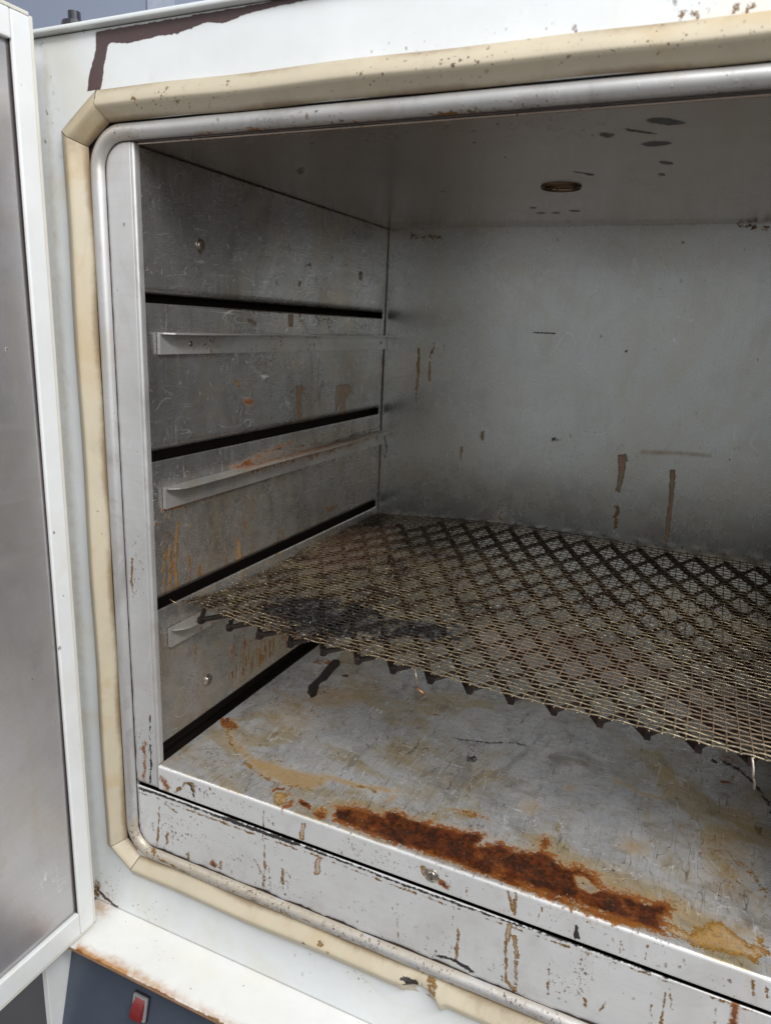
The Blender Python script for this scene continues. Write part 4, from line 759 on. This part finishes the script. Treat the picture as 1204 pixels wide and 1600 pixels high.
# woven wire
def tube(paths, r, sides=6):
    V, F = [], []
    for pts in paths:
        pts = np.array(pts); t = np.gradient(pts, axis=0); t /= np.linalg.norm(t, axis=1)[:, None] + 1e-12
        ref = np.array([0, 0, 1.0]) if abs(t[0][2]) < 0.8 else np.array([1.0, 0, 0])
        s = np.cross(t, ref); s /= np.linalg.norm(s, axis=1)[:, None] + 1e-12; u = np.cross(s, t); b = len(V); n = len(pts)
        rad = r if not hasattr(r, '__len__') else r[0]
        for k in range(sides):
            pass
        ang = np.arange(sides) * 2 * np.pi / sides
        ring = pts[:, None, :] + rad * (np.cos(ang)[None, :, None] * s[:, None, :] + np.sin(ang)[None, :, None] * u[:, None, :])
        V.extend(ring.reshape(-1, 3).tolist())
        for i in range(n - 1):
            for k in range(sides): F.append((b + i * sides + k, b + i * sides + (k + 1) % sides, b + (i + 1) * sides + (k + 1) % sides, b + (i + 1) * sides + k))
        F.append(tuple(b + k for k in range(sides))[::-1]); F.append(tuple(b + (n - 1) * sides + k for k in range(sides)))
    return V, F
WX, WY = 0.0086, 0.00735; NX = int((XR - 0.008) / WX); NYW = 62
ZM = 0.1482; AMP = 0.00062
def sheetz(x, y): # curl at the front-left corner, small local undulation
    c = 0.010 * np.exp(-((x + 0.0) / 0.05) ** 2 - ((y - 0.03) / 0.05) ** 2)
    return ZM + bow(x, y) + c + 0.0007 * np.sin(x * 31 + 1) * np.sin(y * 23) + 0.0010 * np.sin(x * 14) * np.exp(-(y - 0.03) / 0.06)
def fronty(x): return 0.0455 - 0.047 * np.maximum(x - 0.12, 0) + 0.0 * x - 0.05 * np.maximum(0.05 - x, 0)
paths = []
gx = [0.0055 + WX * i for i in range(NX)]
for i, x in enumerate(gx):
    j = np.arange(0, NYW * 6 + 1) / 6.0; y = fronty(x) + WY * j - WY * 0.35 - rng.uniform(0, 0.0012); keep = y < D - 0.0045 - rng.uniform(0, 0.0016)
    j, y = j[keep], y[keep]; xx = x + 0.0005 * np.sin(y * 40 + i) + rng.normal() * 0.0002 + 0.0012 * np.sin(y * 9 + 1)
    z = sheetz(xx, y) + AMP * 0.7 * np.cos(np.pi * (j - 0.35)) * (1 if i % 2 else -1)
    paths.append(np.stack([xx, y, z], 1))
V1, F1 = tube(paths, 0.00060)
paths = []
for j in range(NYW):
    s = np.arange(-0.55 * 6, (NX - 0.5) * 6 + 1) / 6.0; x = 0.0055 + WX * s; y = fronty(x) + WY * j + 0.0005 * np.sin(x * 33 + j * 0.7) + rng.normal() * 0.00022
    if y.max() > D - 0.004: continue
    x = x + rng.uniform(-0.0012, 0.0008); x = x.clip(0.0012, XR - 0.002)
    z = sheetz(x, y) - AMP * 0.6 * np.cos(np.pi * s) * (1 if j % 2 else -1)
    paths.append(np.stack([x, y, z], 1))
V2, F2 = tube(paths, 0.00066)
wm = empty('woven_wire_mesh', (0.30, 0.27, 0.147), 'fine square woven wire mesh with burnt black patch, lying on the coarse expanded-metal sheet', 'wire mesh')
# frayed ends and bent strands
fr_ = []
def strand(p0, p1, bend, n=12):
    p0, p1, bend = map(np.array, (p0, p1, bend)); return [p0 * (1 - t) + p1 * t + bend * math.sin(math.pi * t) for t in np.linspace(0, 1, n)]
fr_ += [strand((0.012, 0.030, 0.1595), (-0.001 + 0.003, 0.024, 0.1665), (0, -0.002, 0.001)), strand((0.05, 0.125, 0.150), (0.046, 0.120, 0.161), (0.001, 0, 0)), strand((0.10, 0.26, 0.149), (0.099, 0.257, 0.157), (0, 0, 0)),
        strand((0.2475, 0.041, 0.148), (0.2515, 0.038, 0.131), (0.003, -0.004, 0))]
for k in range(26):
    x = rng.uniform(0.02, 0.56); yb = D - 0.006; fr_.append(strand((x, yb - 0.004, sheetz(x, yb) ), (x + rng.normal() * 0.003, yb - rng.uniform(0, 0.003), sheetz(x, yb) + rng.uniform(0.001, 0.0045)), (0, 0, 0), 5))
for k in range(26):
    y = rng.uniform(0.06, 0.45); z0 = float(sheetz(0.012, y)); fr_.append(strand((0.014, y, z0), (rng.uniform(0.004, 0.011), y + rng.normal() * 0.004, z0 + rng.uniform(0.0, 0.004)), (0, 0, 0), 5))
V, F = tube(fr_, 0.00055, 6); n2_ = len(V1) + len(V2)
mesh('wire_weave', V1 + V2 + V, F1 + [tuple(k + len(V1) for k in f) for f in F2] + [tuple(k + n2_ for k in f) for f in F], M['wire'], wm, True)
V, F = tube([strand((0.2515, 0.038, 0.131), (0.2600, 0.036, 0.128), (0.0, -0.002, 0.0015), 8)], 0.0012, 8)
mesh('bent_wire_end', V, F, M['copper'], wm, True)
V, F = tube([strand((0.505, 0.031, 0.1475), (0.5075, 0.024, 0.134), (0.0006, -0.0012, 0), 8), strand((0.5072, 0.0245, 0.135), (0.5092, 0.0235, 0.127), (0.0008, 0, 0), 6)], 0.0009, 8)
mesh('twisted_wire_end', V, F, M['screw'], wm, True)
# burnt crust between the wires
V, F = [], []
def lump(c, r):
    bm = bmesh.new(); bmesh.ops.create_icosphere(bm, subdivisions=1, radius=1.0)
    s = np.array([rng.uniform(0.8, 1.9), rng.uniform(0.6, 1.4), rng.uniform(0.4, 0.9)]) * r; b = len(V); a = rng.uniform(0, 3.14)
    for v in bm.verts:
        q = np.array(v.co) * s * rng.uniform(0.75, 1.25); V.append((c[0] + q[0] * math.cos(a) - q[1] * math.sin(a), c[1] + q[0] * math.sin(a) + q[1] * math.cos(a), c[2] + q[2]))
    for f in bm.faces: F.append([b + v.index for v in f.verts])
    bm.free()
cnt = 0
while cnt < 1000:
    if rng.random() < 0.8: x, y = 0.130 + rng.normal() * 0.036, 0.100 + rng.normal() * 0.022
    else: x, y = 0.215 + rng.normal() * 0.022, 0.115 + rng.normal() * 0.010
    if x < 0.03 or y < fronty(x) or mnoise.noise(Vector((x * 45, y * 45, 0))) < 0.0: continue
    cnt += 1; lump((x, y, float(sheetz(x, y)) + rng.uniform(-0.001, 0.0008)), rng.uniform(0.0005, 0.0016))
for k in range(500):
    x, y = rng.uniform(0.02, 0.55), rng.uniform(0.05, 0.45)
    if mnoise.noise(Vector((x * 18, y * 18, 5))) < 0.12: continue
    lump((x, y, float(sheetz(x, y)) - 0.0004), rng.uniform(0.0004, 0.0011))
cr = mesh('burnt_crust', V, F, M['crust'], wm, False); cr['kind'] = 'stuff'
